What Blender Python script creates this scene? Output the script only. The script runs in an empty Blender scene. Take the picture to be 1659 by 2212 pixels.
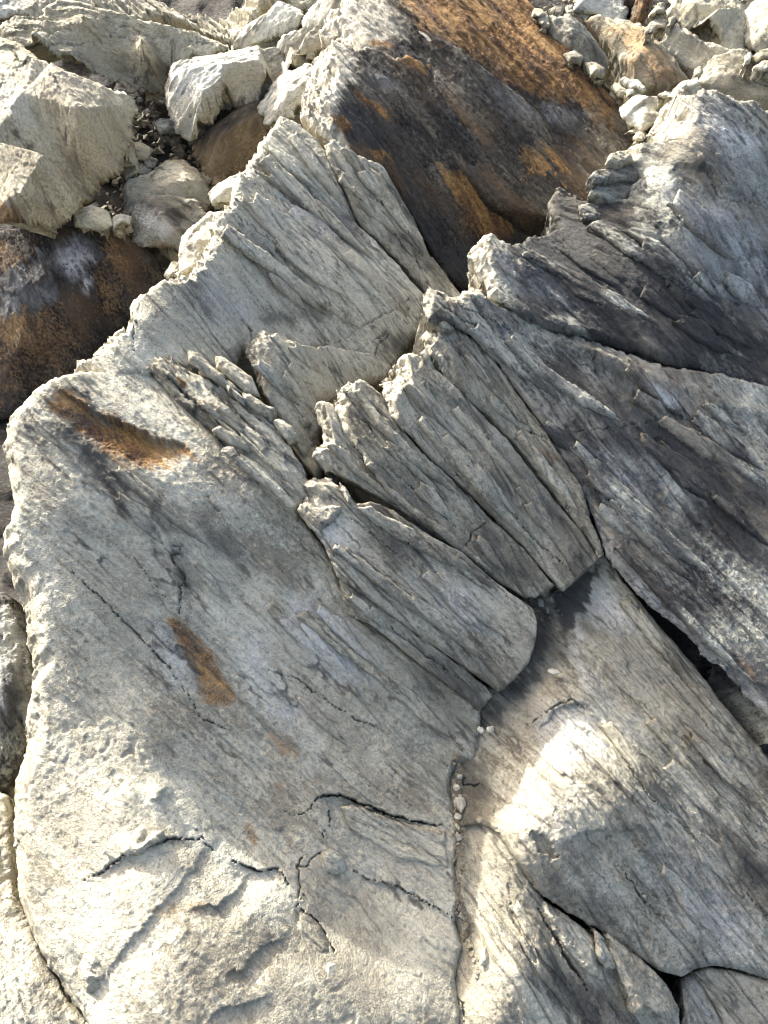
import bpy, bmesh, math, random
import numpy as np
from mathutils import Vector

# ---------------------------------------------------------------- camera, sky, sun, exposure
scene = bpy.context.scene
PW, PH = 1659.0, 2212.0                    # outlines are traced in this pixel grid of the photograph
VFOV = math.radians(67.0)
PITCH = math.radians(42.0)
TILT = math.radians(25.0)                  # the outcrop is a hillside rising away from the viewer
ORG = np.array([0.0, 0.0, 0.25])
EU = np.array([1.0, 0.0, 0.0])
EV = np.array([0.0, math.cos(TILT), math.sin(TILT)])
EN = np.array([0.0, -math.sin(TILT), math.cos(TILT)])
VIEW = np.array([0.0, math.cos(PITCH), -math.sin(PITCH)])
VUP = np.array([0.0, math.sin(PITCH), math.cos(PITCH)])
CAM = ORG - VIEW * 2.2

cd = bpy.data.cameras.new('camera')
cam = bpy.data.objects.new('camera', cd)
scene.collection.objects.link(cam)
cam.location = CAM
cam.rotation_euler = (math.pi / 2 - PITCH, 0, 0)
cd.sensor_fit = 'VERTICAL'
cd.angle = VFOV
cd.clip_start = 0.02
cd.clip_end = 500
scene.camera = cam

SUN_ELEV = math.radians(18.0)              # above the hillside
SUN_AZ = (-0.60, 0.80)                     # from up-slope, a little left
L = math.cos(SUN_ELEV) * (SUN_AZ[0] * EU + SUN_AZ[1] * EV) + math.sin(SUN_ELEV) * EN
L = L / np.linalg.norm(L)
sd_ = bpy.data.lights.new('sun', 'SUN')
sd_.energy = 3.3
sd_.angle = math.radians(0.55)
sd_.color = (1.0, 0.985, 0.95)
sun = bpy.data.objects.new('sun', sd_)
scene.collection.objects.link(sun)
sun.location = (-4, 6, 6)
sun.rotation_euler = Vector(-L).to_track_quat('-Z', 'Y').to_euler()

world = bpy.data.worlds.new('World')
scene.world = world
world.use_nodes = True
wn = world.node_tree
bg = wn.nodes['Background']
sky = wn.nodes.new('ShaderNodeTexSky')
sky.sky_type = 'NISHITA'
sky.sun_disc = False
sky.sun_elevation = math.asin(L[2])
sky.sun_rotation = math.atan2(L[0], L[1])
sky.air_density = 0.8
sky.dust_density = 7.0
sky.ozone_density = 0.4
wn.links.new(sky.outputs[0], bg.inputs[0])
bg.inputs[1].default_value = 0.15

scene.cycles.use_denoising = True
scene.cycles.filter_width = 1.2
scene.cycles.sample_clamp_indirect = 1.0
scene.cycles.diffuse_bounces = 3
scene.cycles.glossy_bounces = 1
scene.cycles.caustics_reflective = False
scene.view_settings.view_transform = 'Standard'
scene.view_settings.look = 'None'
scene.view_settings.gamma = 1.0
scene.view_settings.use_curve_mapping = False
scene.view_settings.exposure = 1.8

# ---------------------------------------------------------------- image pixel to hillside helpers
TV = math.tan(VFOV / 2)
TH = TV * PW / PH


def unproject(px, py, h):
    """photograph point + height above the hillside (cm) -> hillside coordinates (m)"""
    px = np.asarray(px, float); py = np.asarray(py, float); h = np.asarray(h, float) * 0.01
    x = (px / PW - 0.5) * 2 * TH
    y = (0.5 - py / PH) * 2 * TV
    d = VIEW[None, :] + x.reshape(-1, 1) * EU[None, :] + y.reshape(-1, 1) * VUP[None, :]
    c = CAM - ORG
    t = (h.reshape(-1) - c @ EN) / (d @ EN)
    p = c[None, :] + t[:, None] * d
    return p @ EU, p @ EV


def project(u, v, h):
    c = CAM - ORG
    p = u[:, None] * EU + v[:, None] * EV + (h * 0.01)[:, None] * EN - c
    z = p @ VIEW
    return ((p @ EU) / z / TH / 2 + 0.5) * PW, (0.5 - (p @ VUP) / z / TV / 2) * PH


def to_world(u, v, h):
    return ORG + u[:, None] * EU + v[:, None] * EV + (h * 0.01)[:, None] * EN


# ---------------------------------------------------------------- noise
def _hash(ix, iy, seed):
    h = (ix.astype(np.int64) * 374761393 + iy.astype(np.int64) * 668265263 + seed * 974711) & 0xFFFFFFFF
    h = ((h ^ (h >> 13)) * 1274126177) & 0xFFFFFFFF
    h = ((h ^ (h >> 16)) * 2246822519) & 0xFFFFFFFF
    return (h ^ (h >> 15)) & 0xFFFFFFFF


_ang = np.arange(256) / 256.0 * 2 * np.pi
_GX, _GY = np.cos(_ang), np.sin(_ang)


def perlin(x, y, seed=0):
    x0 = np.floor(x); y0 = np.floor(y)
    fx = x - x0; fy = y - y0
    ix = x0.astype(np.int64); iy = y0.astype(np.int64)
    sx = fx * fx * fx * (fx * (fx * 6 - 15) + 10)
    sy = fy * fy * fy * (fy * (fy * 6 - 15) + 10)

    def g(dx, dy):
        k = (_hash(ix + dx, iy + dy, seed) & 255).astype(np.int64)
        return _GX[k] * (fx - dx) + _GY[k] * (fy - dy)
    a = g(0, 0); b = g(1, 0); c = g(0, 1); d = g(1, 1)
    return 1.5 * ((a + sx * (b - a)) * (1 - sy) + (c + sx * (d - c)) * sy)


def fbm(x, y, octaves=4, seed=0, rough=0.5, ridged=False):
    out = 0; amp = 1.0; tot = 0
    for o in range(octaves):
        n = perlin(x * 2 ** o + 17.3 * o, y * 2 ** o - 9.1 * o, seed + o * 31)
        if ridged:
            n = 1 - 2 * np.abs(n)
        out = out + amp * n; tot += amp; amp *= rough
    return out / tot


def cells(x, y, seed=0, tilt=0.8):
    """broken-stone facets: nearest jittered cell gives a random level and a random tilt"""
    ix = np.floor(x); iy = np.floor(y)
    best = np.full(x.shape, 9.0); val = np.zeros(x.shape)
    for dx in (-1, 0, 1):
        for dy in (-1, 0, 1):
            cx = ix + dx; cy = iy + dy
            h = _hash(cx, cy, seed)
            jx = cx + (h & 255) / 255.0; jy = cy + ((h >> 8) & 255) / 255.0
            d = (x - jx) ** 2 + (y - jy) ** 2
            a = ((h >> 16) & 255) / 255.0 * 6.283; lev = ((h >> 24) & 255) / 255.0 - 0.5
            vv = lev * 0.7 + tilt * (np.cos(a) * (x - jx) + np.sin(a) * (y - jy))
            m = d < best
            best = np.where(m, d, best); val = np.where(m, vv, val)
    return val


def smooth(a, b, x):
    t = np.clip((x - a) / (b - a), 0, 1)
    return t * t * (3 - 2 * t)


class Surface:
    """height surface through points unprojected from image pixels, with hand-set heights"""
    def __init__(self, u, v, h, p=1.6):
        self.u = np.asarray(u, float); self.v = np.asarray(v, float); self.p = p
        n = len(self.u)
        r = np.hypot(self.u[:, None] - self.u[None], self.v[:, None] - self.v[None]) ** p
        A = np.zeros((n + 3, n + 3))
        A[:n, :n] = r - np.eye(n) * 0.004
        A[:n, n] = 1; A[:n, n + 1] = self.u; A[:n, n + 2] = self.v
        A[n:, :n] = A[:n, n:].T
        self.w = np.linalg.lstsq(A, np.concatenate([h, np.zeros(3)]), rcond=None)[0]

    def __call__(self, u, v):
        n = len(self.u)
        out = self.w[n] + self.w[n + 1] * u + self.w[n + 2] * v
        for i in range(n):
            out = out + self.w[i] * (((u - self.u[i]) ** 2 + (v - self.v[i]) ** 2) ** (self.p / 2))
        return out


def poly_dist(x, y, P, closed=True, vals=None):
    """distance to polyline, inside test, value interpolated at the nearest point"""
    n = len(P); best = np.full(x.shape, 1e18); inside = np.zeros(x.shape, bool)
    out = np.zeros(x.shape) if vals is not None else None
    for i in range(n if closed else n - 1):
        ax, ay = P[i]; bx, by = P[(i + 1) % n]
        dx, dy = bx - ax, by - ay
        t = np.clip(((x - ax) * dx + (y - ay) * dy) / (dx * dx + dy * dy + 1e-18), 0, 1)
        d = (x - ax - t * dx) ** 2 + (y - ay - t * dy) ** 2
        m = d < best
        best = np.where(m, d, best)
        if vals is not None:
            out = np.where(m, vals[i] + t * (vals[(i + 1) % n] - vals[i]), out)
        if closed and ay != by:
            c = ((ay > y) != (by > y)) & (x < (bx - ax) * (y - ay) / (by - ay) + ax)
            inside ^= c
    return np.sqrt(best), inside, out


# ---------------------------------------------------------------- materials
def ramp(nt, fac, stops):
    n = nt.nodes.new('ShaderNodeValToRGB')
    e = n.color_ramp.elements
    while len(e) < len(stops):
        e.new(0.5)
    for i, (p, c) in enumerate(stops):
        e[i].position = p
        e[i].color = (c[0], c[1], c[2], 1) if isinstance(c, tuple) else (c, c, c, 1)
    nt.links.new(fac, n.inputs[0])
    return n.outputs[0]


def rock_material(name, light, mid, dark, wb=(1.07, 1.02, 0.84), lichen=0.0, rustbase=0.0, streak=1.0, warm=(0.37, 0.335, 0.245), lich=(0.05, 0.05, 0.045)):
    light, mid, dark = (tuple(c * w_ for c, w_ in zip(q, wb)) for q in (light, mid, dark))
    m = bpy.data.materials.new(name)
    m.use_nodes = True
    nt = m.node_tree; nd = nt.nodes; ln = nt.links
    bs = nd['Principled BSDF']

    def att(n):
        a = nd.new('ShaderNodeAttribute'); a.attribute_name = n
        return a

    def mth(op, a, b, c=None, clamp=False):
        x = nd.new('ShaderNodeMath'); x.operation = op; x.use_clamp = clamp
        for i, q in enumerate((a, b, c)):
            if q is None:
                continue
            if isinstance(q, (int, float)):
                x.inputs[i].default_value = q
            else:
                ln.new(q, x.inputs[i])
        return x.outputs[0]

    def mix(f, a, b, mode='MIX'):
        x = nd.new('ShaderNodeMix'); x.data_type = 'RGBA'; x.blend_type = mode
        for s, q in ((0, f), (6, a), (7, b)):
            if isinstance(q, (int, float)):
                x.inputs[s].default_value = q
            elif isinstance(q, tuple):
                x.inputs[s].default_value = (q[0], q[1], q[2], 1)
            else:
                ln.new(q, x.inputs[s])
        return x.outputs[2]

    def noise(vec, scale, detail, rough=0.6, dist=0.0):
        x = nd.new('ShaderNodeTexNoise')
        x.inputs['Scale'].default_value = scale; x.inputs['Detail'].default_value = detail
        x.inputs['Roughness'].default_value = rough; x.inputs['Distortion'].default_value = dist
        ln.new(vec, x.inputs['Vector'])
        return x.outputs[0]

    def mapped(vec, sc):
        x = nd.new('ShaderNodeVectorMath'); x.operation = 'MULTIPLY'
        ln.new(vec, x.inputs[0]); x.inputs[1].default_value = sc
        return x.outputs[0]

    lin = att('lin').outputs['Vector']
    st = nd.new('ShaderNodeSeparateColor'); ln.new(att('stain').outputs['Color'], st.inputs[0])
    a_rust, a_dark, a_pale = st.outputs[0], st.outputs[1], st.outputs[2]
    st2 = nd.new('ShaderNodeSeparateColor'); ln.new(att('wear_shade').outputs['Color'], st2.inputs[0])
    a_fresh_lit, a_warm, a_crack_shade = st2.outputs[0], st2.outputs[1], st2.outputs[2]

    fd = att('field'); fs_ = nd.new('ShaderNodeSeparateColor'); ln.new(fd.outputs['Color'], fs_.inputs[0])
    big, strk, thin, lz = fs_.outputs[0], fs_.outputs[1], fs_.outputs[2], fd.outputs['Alpha']
    hue = att('hue').outputs['Fac']
    fine = noise(mapped(lin, (1, 2.2, 2.2)), 48, 4, 0.72)
    spk = noise(lin, 230, 2, 0.7)
    f = mth('MULTIPLY_ADD', big, 0.46, mth('MULTIPLY_ADD', strk, 0.34, mth('MULTIPLY_ADD', fine, 0.36, mth('MULTIPLY_ADD', thin, 0.18, -0.17))))
    f = mth('MULTIPLY_ADD', a_pale, 0.10, f)
    f = mth('MULTIPLY_ADD', a_dark, -0.20, f)
    base = ramp(nt, f, [(0.415, dark), (0.49, mid), (0.565, light), (0.67, tuple(min(0.78, c * 1.16) for c in light))])
    # cool and warm drifts
    base = mix(ramp(nt, hue, [(0.50, 0.0), (0.68, 0.42)]), base, mix(1.0, base, (0.90, 0.98, 1.08), 'MULTIPLY'))
    base = mix(ramp(nt, hue, [(0.30, 0.75), (0.50, 0.0)]), base, warm)
    base = mix(mth('MULTIPLY', a_warm, ramp(nt, fine, [(0.3, 1.0), (0.7, 0.45)])), base, warm)
    # broken, unweathered ends, plus sunlight painted on the lower slab's hump
    base = mix(mth('MULTIPLY', a_fresh_lit, ramp(nt, strk, [(0.30, 0.6), (0.5, 1.0)])), base, ramp(nt, spk, [(0.3, (0.52, 0.46, 0.33)), (0.7, (0.74, 0.68, 0.52))]))
    # white bloom
    base = mix(mth('MULTIPLY', a_pale, ramp(nt, fine, [(0.35, 0.15), (0.62, 0.8)])), base, (0.66, 0.67, 0.67))
    # lichen and soot-dark weathering, in grains and streaks, plus painted shade from the dark mask
    g = mth('MULTIPLY_ADD', fine, 0.62, mth('MULTIPLY_ADD', spk, 0.34, mth('MULTIPLY_ADD', lz, 0.70, -0.175)))
    g = mth('MULTIPLY_ADD', thin, 0.25, g)
    g = mth('ADD', g, mth('MULTIPLY_ADD', a_dark, 0.34, -0.17 + lichen))
    g = mth('MULTIPLY_ADD', a_fresh_lit, -0.45, g)
    base = mix(ramp(nt, g, [(0.68, 0.0), (0.78, 0.6), (0.95, 0.9)]), base, lich)
    # rust
    rz = mth('ADD', mth('MULTIPLY_ADD', fine, 0.55, mth('MULTIPLY', big, 0.45)), -0.5)
    r = mth('MULTIPLY_ADD', a_pale, -0.9, mth('ADD', mth('MULTIPLY_ADD', rz, 1.6, a_rust), rustbase))
    rcol = ramp(nt, mth('MULTIPLY_ADD', spk, 0.35, mth('MULTIPLY_ADD', strk, 0.65, mth('MULTIPLY', fine, 0.1))), [(0.38, (0.035, 0.02, 0.016)), (0.48, (0.12, 0.06, 0.026)), (0.58, (0.33, 0.175, 0.05)), (0.74, (0.50, 0.32, 0.13))])
    base = mix(ramp(nt, r, [(0.22, 0.0), (0.45, 0.5), (0.75, 0.95)]), base, rcol)
    base = mix(a_crack_shade, base, (0.05, 0.043, 0.038))  # crevice shade painted into the colour
    base = mix(1.0, base, ramp(nt, mth('MULTIPLY_ADD', fine, 0.6, mth('MULTIPLY', spk, 0.4)), [(0.36, 0.76), (0.50, 1.0), (0.64, 1.2)]), 'MULTIPLY')
    ln.new(base, bs.inputs['Base Color'])
    ln.new(ramp(nt, fine, [(0.3, 0.92), (0.7, 0.68)]), bs.inputs['Roughness'])
    bs.inputs['Specular IOR Level'].default_value = 0.28
    hb = mth('MULTIPLY_ADD', fine, 1.0, mth('MULTIPLY', spk, 0.6))
    bp = nd.new('ShaderNodeBump'); bp.inputs['Strength'].default_value = 0.9; bp.inputs['Distance'].default_value = 0.009
    ln.new(hb, bp.inputs['Height']); ln.new(bp.outputs[0], bs.inputs['Normal'])
    return m


MAT = {
    'pale': rock_material('pale_schist', (0.545, 0.53, 0.475), (0.455, 0.44, 0.39), (0.29, 0.27, 0.23)),
    'grey': rock_material('grey_schist', (0.48, 0.465, 0.42), (0.365, 0.35, 0.305), (0.18, 0.165, 0.138), lichen=0.035),
    'slate': rock_material('dark_slate', (0.45, 0.46, 0.435), (0.225, 0.23, 0.225), (0.05, 0.05, 0.053), lichen=0.06, warm=(0.30, 0.255, 0.18)),
    'rusty': rock_material('rust_stained_slate', (0.125, 0.114, 0.096), (0.043, 0.038, 0.032), (0.015, 0.0135, 0.013), lichen=0.05, warm=(0.16, 0.10, 0.05)),
    'boulder': rock_material('beige_boulder_stone', (0.51, 0.485, 0.41), (0.41, 0.385, 0.315), (0.25, 0.225, 0.175), streak=0.5),
    'brown': rock_material('brown_boulder_stone', (0.34, 0.275, 0.19), (0.24, 0.185, 0.12), (0.11, 0.08, 0.052), streak=0.6, warm=(0.22, 0.15, 0.08)),
    'soil': rock_material('dark_shale_ground', (0.10, 0.095, 0.085), (0.05, 0.047, 0.042), (0.02, 0.018, 0.016), warm=(0.05, 0.042, 0.032)),  # near-black base colour, paints the shade of the gaps into the ground
    'white': rock_material('white_chip_stone', (0.66, 0.65, 0.61), (0.55, 0.53, 0.49), (0.36, 0.34, 0.30), streak=0.6),
}

# ---------------------------------------------------------------- rock builder
_count = [0]
INFO = {}


def mesh_from(name, co, quads, mat, attrs=None, shade=True):
    me = bpy.data.meshes.new(name)
    me.vertices.add(len(co)); me.vertices.foreach_set('co', co.astype(np.float32).ravel())
    k = quads.shape[1]; n = len(quads)
    me.loops.add(n * k); me.loops.foreach_set('vertex_index', quads.astype(np.int32).ravel())
    me.polygons.add(n)
    me.polygons.foreach_set('loop_start', np.arange(0, n * k, k, dtype=np.int32))
    me.polygons.foreach_set('loop_total', np.full(n, k, dtype=np.int32))
    me.polygons.foreach_set('use_smooth', np.full(n, shade))
    me.update(calc_edges=True)
    for an, typ, key, arr in attrs or ():
        a = me.attributes.new(an, typ, 'POINT')
        a.data.foreach_set(key, arr.astype(np.float32).ravel())
    if mat:
        me.materials.append(mat)
    return me


def link(name, me, loc, parent=None, label=None, category=None, group=None, kind=None):
    o = bpy.data.objects.new(name, me)
    scene.collection.objects.link(o)
    if parent is not None:
        o.parent = parent
        o.location = Vector(loc) - Vector(parent['_loc'])
    else:
        o.location = loc
    o['_loc'] = [float(c) for c in loc]
    if label: o['label'] = label
    if category and parent is None: o['category'] = category
    if group and parent is None: o['group'] = group
    if kind: o['kind'] = kind
    elif parent is None: o['kind'] = 'thing'
    return o


class Facets:
    """flat faces between points unprojected from image pixels, for blocky boulders"""
    def __init__(self, u, v, h):
        from mathutils.geometry import delaunay_2d_cdt
        self.far = Surface(u, v, np.asarray(h, float), 1.0)
        r = delaunay_2d_cdt([Vector((a, b)) for a, b in zip(u, v)], [], [], 0, 1e-6)
        src = [o_[0] for o_ in r[3]]
        self.tri = [[(r[0][i].x, r[0][i].y, float(h[src[i]])) for i in f] for f in r[2]]

    def __call__(self, U, V):
        out = self.far(U, V)
        for (ax, ay, ah), (bx, by, bh), (cx, cy, ch) in self.tri:
            den = (by - cy) * (ax - cx) + (cx - bx) * (ay - cy)
            if abs(den) < 1e-12:
                continue
            l1 = ((by - cy) * (U - cx) + (cx - bx) * (V - cy)) / den
            l2 = ((cy - ay) * (U - cx) + (ax - cx) * (V - cy)) / den
            m = (l1 >= -1e-9) & (l2 >= -1e-9) & (l1 + l2 <= 1 + 1e-9)
            out = np.where(m, l1 * ah + l2 * bh + (1 - l1 - l2) * ch, out)
        return out


def rock(name, outline, ctrl=(), base=None, lin=42, step=0.003, w=1.0, k=0.9, wall=1.5, bottom=14, jag=0.5, inset=0.2, groove=0.42, facet=None, wscale=1.0, p=1.6, splint=0.75, calm=(), under=0.1, wallamp=0.5, fa=1.0,
         lam=(0.5, 3.0, 1.6, 9.0), streak=0.25, grain=0.12, chunk=0.5, cracks=(), stains_shade=(), bumps=(), ledges=(),
         mat='pale', fresh_lit=1.0, parent=None, label=None, category=None, group=None, kind=None, rough_mask=None):
    wall = max(wall, min(bottom * 0.28, 8.0))
    _count[0] += 1
    sid = _count[0] * 101
    rnd = random.Random(sid)
    O = [tuple(p) + (None,) * (4 - len(p)) for p in outline]
    px = np.array([p[0] for p in O], float); py = np.array([p[1] for p in O], float)
    hh = np.array([p[2] for p in O], float)
    ww = np.array([w if p[3] is None else p[3] for p in O], float) * 0.01
    ww = ww * wscale
    cw = np.where(ww < 0, 0.0, 1.0); ww = np.abs(ww)      # negative width: smooth, weathered shoulder
    if base is not None:                    # heights are offsets from another rock's surface
        u0, v0 = unproject(px, py, hh * 0)
        for _ in range(4):
            hb = base(u0, v0); u0, v0 = unproject(px, py, hb + hh)
        pu, pv = u0, v0
    else:
        pu, pv = unproject(px, py, hh - 0.85 * k * ww * 100)     # the outline is seen at the foot of the broken shoulder
    su, sv, sh = list(pu), list(pv), list(hh)
    for c in ctrl:
        if base is not None:
            cu, cv = unproject([c[0]], [c[1]], [0])
            for _ in range(4):
                cu, cv = unproject([c[0]], [c[1]], base(cu, cv) + c[2])
        else:
            cu, cv = unproject([c[0]], [c[1]], [c[2]])
        su.append(cu[0]); sv.append(cv[0]); sh.append(c[2])
    S = Facets(su, sv, sh) if p == 'tri' else Surface(su, sv, np.array(sh), p)
    surf = (lambda a, b: S(a, b) + base(a, b)) if base is not None else S
    # lineation direction on the hillside
    cx, cy = px.mean(), py.mean()
    a = math.radians(lin)
    lu, lv = unproject([cx, cx + 60 * math.cos(a)], [cy, cy + 60 * math.sin(a)], [hh.mean()] * 2)
    th = math.atan2(lv[1] - lv[0], lu[1] - lu[0]); ct, snn = math.cos(th), math.sin(th)
    mg = wall * 0.01 + 2 * step
    nx = int((pu.max() - pu.min() + 2 * mg) / step) + 2; ny = int((pv.max() - pv.min() + 2 * mg) / step) + 2
    gu = pu.min() - mg + np.arange(nx) * step; gv = pv.min() - mg + np.arange(ny) * step
    U, V = np.meshgrid(gu, gv)
    U = U.ravel(); V = V.ravel()
    d, ins, wl = poly_dist(U, V, list(zip(pu, pv)), True, ww)
    sd = np.where(ins, d, -d)
    _, _, ck = poly_dist(U, V, list(zip(pu, pv)), True, cw)
    T = U * ct + V * snn; Sx = -U * snn + V * ct
    ofx, ofy = rnd.uniform(0, 50), rnd.uniform(0, 50)
    tq_ = T + ofx + 0.01 * perlin(U * 40, V * 40, sid + 8); sq_ = Sx + ofy + 0.004 * perlin(U * 40 + 9, V * 40, sid + 9)
    jl = jag * 0.01 * (0.35 + ck * np.minimum(wl, 0.06) / 0.035)
    jn = 1.1 * cells(tq_ * 8, sq_ * 21, sid, 0.9) + 0.7 * cells(tq_ * 19, sq_ * 55, sid + 3, 0.9) + 0.5 * fbm(U * 9 + ofx, V * 9 + ofy, 3, sid + 5, 0.5)
    sd = sd + jl * jn - 0.25 * jl - inset * 0.01
    keep = sd > -(wall * 0.01)
    idx = np.nonzero(keep)[0]
    tq_, sq_ = tq_[idx], sq_[idx]
    U, V, T, Sx, sd, wl, ck = U[idx], V[idx], T[idx], Sx[idx], sd[idx], wl[idx], ck[idx]
    if p == 'tri':
        H0 = surf(U + 0.012 * fbm(U * 11, V * 11, 4, sid + 6, 0.6), V + 0.012 * fbm(U * 11 + 7, V * 11, 4, sid + 7, 0.6))
    else:
        H0 = surf(U, V)
    H = H0.copy()
    tp, sp = T + ofx, Sx + ofy
    # cleavage laminae: stepped, splintery relief along the lineation
    wob = 0.012 * fbm(tp * 4, sp * 4, 3, sid + 11)
    CM = np.ones(U.shape)
    if calm:
        cqx, cqy = project(U, V, H0)
        for cp in calm:
            dd, ii, _ = poly_dist(cqx, cqy, cp)
            CM = np.minimum(CM, 1 - 0.88 * smooth(-40, 40, np.where(ii, dd, -dd) + 40 * fbm(U * 5, V * 5, 3, sid + 21)))
    if lam[0]:
        n = fbm(tp * lam[2], (sp + wob) * lam[3], 5, sid + 13, 0.55) * lam[1] * 1.3 + 0.35 * fbm(tp * 14, sp * 30, 3, sid + 14, 0.6)
        fl = np.floor(n); fr = n - fl
        H += CM * lam[0] * (fl + smooth(0.84, 0.97, fr) * 0.9 + 0.10 * fr)
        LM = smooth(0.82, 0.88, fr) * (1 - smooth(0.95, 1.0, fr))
        n = fbm(tp * lam[2] * 2.2 + 11, (sp + wob) * lam[3] * 3.2, 4, sid + 33, 0.6) * lam[1] * 1.2 + 0.3 * fbm(tp * 20, sp * 50, 2, sid + 34)
        fl = np.floor(n); fr = n - fl
        H += CM * splint * lam[0] * smooth(-0.05, 0.3, fbm(tp * 1.9 + 5, sp * 4.2, 3, sid + 35)) * (fl + smooth(0.80, 0.95, fr) * 0.9 + 0.1 * fr)
    else:
        LM = np.zeros(U.shape)
    if facet:
        H += facet[0] * cells(U * facet[1] + ofx + 0.25 * fbm(U * 9, V * 9, 3, sid + 15), V * facet[1] + ofy + 0.25 * fbm(U * 9 + 5, V * 9, 3, sid + 16), sid + 12, 0.9)
    if streak:
        H += CM * streak * fbm(tp * 3.2, (sp + wob) * 34, 4, sid + 17, 0.62)
    if calm:                                   # pitted, plaster-like weathering where the cleavage does not show
        H += (1 - CM) * (0.34 * fbm(U * 13, V * 13, 5, sid + 25, 0.62) - 0.7 * smooth(0.22, 0.5, fbm(U * 34, V * 34, 2, sid + 26)) * smooth(0.1, 0.4, fbm(U * 4, V * 4, 2, sid + 27)))
    if grain:
        gm = grain * (0.55 + 0.9 * smooth(-0.25, 0.35, fbm(tp * 3, sp * 5, 3, sid + 19)))
        H += gm * (fbm(U * 26 + ofx, V * 26, 5, sid + 23, 0.72) * 1.5 + 0.35 * fbm(tp * 55, sp * 95, 2, sid + 29, 0.7))
        H += grain * 0.7 * cells(tp * 38 + 0.4 * perlin(U * 60, V * 60, sid + 2), sp * 75, sid + 31, 1.1)
    # splits along the cleavage: long, wandering, in families
    GR = np.zeros(U.shape)
    if groove:
        for fs_, ft_, wd_, dp_ in ((15, 1.2, 0.065, 1.1), (31, 2.2, 0.085, 0.7), (58, 3.4, 0.10, 0.4)):
            n = perlin(tp * ft_ + 3, (sp + wob) * fs_, sid + 111 + fs_) + 0.16 * fbm(tp * 9, sp * 60, 3, sid + 117)
            pm = smooth(-0.06, 0.16, fbm(tp * 1.9 + fs_, sp * 5.0, 3, sid + 119))
            g_ = (1 - smooth(wd_ * 0.35, wd_, np.abs(n))) * pm
            g_ = g_ * CM
            H -= groove * dp_ * g_
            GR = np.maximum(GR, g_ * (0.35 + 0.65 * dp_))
    qx, qy = project(U, V, H)
    wx = qx + 9 * fbm(qx / 60, qy / 60, 4, sid + 37, 0.6); wy = qy + 9 * fbm(qx / 60 + 40, qy / 60, 4, sid + 41, 0.6)
    for b in bumps:
        bx, by, rx, ry, ang, bh = b[:6]
        ca, sa = math.cos(math.radians(ang)), math.sin(math.radians(ang))
        dx, dy = wx - bx, wy - by
        e = ((dx * ca + dy * sa) / rx) ** 2 + ((-dx * sa + dy * ca) / ry) ** 2
        H += bh * (np.exp(-e * 1.2) if len(b) < 7 else 1 - smooth(b[6], 1.0, np.sqrt(e)))
    for lg in ledges:                        # a step: points to the right of the line sit lower by depth, healing over reach px
        line, depth, reach = lg
        wx0, wy0 = wx, wy
        wx = wx + 8 * fbm(qx / 17, qy / 17, 3, sid + 73, 0.65); wy = wy + 8 * fbm(qx / 17 + 3, qy / 17, 3, sid + 74, 0.65)
        dd, _, tt = poly_dist(wx, wy, line, False, [min(1.0, 4 * i / (len(line) - 1), 4 * (1 - i / (len(line) - 1))) for i in range(len(line))])
        side = np.zeros(U.shape); bd = np.full(U.shape, 1e18)
        for i in range(len(line) - 1):
            (ax, ay), (bx, by) = line[i], line[i + 1]
            ex, ey = bx - ax, by - ay
            t = np.clip(((wx - ax) * ex + (wy - ay) * ey) / (ex * ex + ey * ey), 0, 1)
            q = (wx - ax - t * ex) ** 2 + (wy - ay - t * ey) ** 2
            m = q < bd; bd = np.where(m, q, bd)
            side = np.where(m, ex * (wy - ay) - ey * (wx - ax), side)
        dd = dd + 4 * perlin(qx / 7, qy / 7, sid + 77)
        H -= np.where(side < 0, depth * tt * smooth(0, 4, dd) * (1 - smooth(reach * 0.2, reach, dd)), 0)
        wx, wy = wx0, wy0
    CR = np.zeros(U.shape)
    mpp = 0.0013
    for c in cracks:
        line, wd, dp = c[:3]
        nl = len(line)
        tap = [1.0 if 0 < i < nl - 1 else 0.15 for i in range(nl)]
        jx = qx + 9 * fbm(qx / 30, qy / 30, 4, sid + 53, 0.65); jy = qy + 9 * fbm(qx / 30 + 9, qy / 30, 4, sid + 59, 0.65)
        dd, _, tt = poly_dist(jx, jy, line, False, tap)
        wpx = wd * 0.006 / mpp * tt * (0.3 + 1.3 * np.clip(fbm(qx / 30, qy / 30, 3, sid + 61) + 0.35, 0, 1)) + 0.01
        prof = np.clip(1.25 - dd / wpx, 0, 1)
        H -= dp * prof ** 0.7
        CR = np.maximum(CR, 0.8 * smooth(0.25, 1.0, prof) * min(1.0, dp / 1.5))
    # broken edge: shoulder inside the outline, near-vertical wall outside it
    lay = 0.004 * (0.4 + wl / 0.03)
    for _ in range(1):
        sdl = sd + lay * (perlin(H * 1.1 + T * 3, T * 7 + Sx * 7, sid + 67) + 0.25 * perlin(U * 70, V * 70, sid + 71))
    x = np.clip(sdl / np.maximum(wl, 1e-4), 0, 1)
    bev = (1 - x)
    ns_ = np.clip(wl * 100 / 1.3, 1.5, 6)
    qs = bev * ns_ + ck * 0.7 * (cells(tq_ * 10, sq_ * 30, sid + 44, 0.9) + 0.5 * cells(tq_ * 24, sq_ * 70, sid + 45, 0.9))
    qs = np.clip(np.floor(qs) + smooth(0.55, 0.95, qs - np.floor(qs)), 0, ns_ + 1) / ns_
    drop = k * wl * 100 * ((0.55 * bev + 0.2 * bev ** 2 + 0.25 * np.minimum(qs, 1.15) * smooth(0, 0.15, bev)) * ck + (1 - ck) * (0.3 * bev + 0.7 * bev ** 2))
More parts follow.
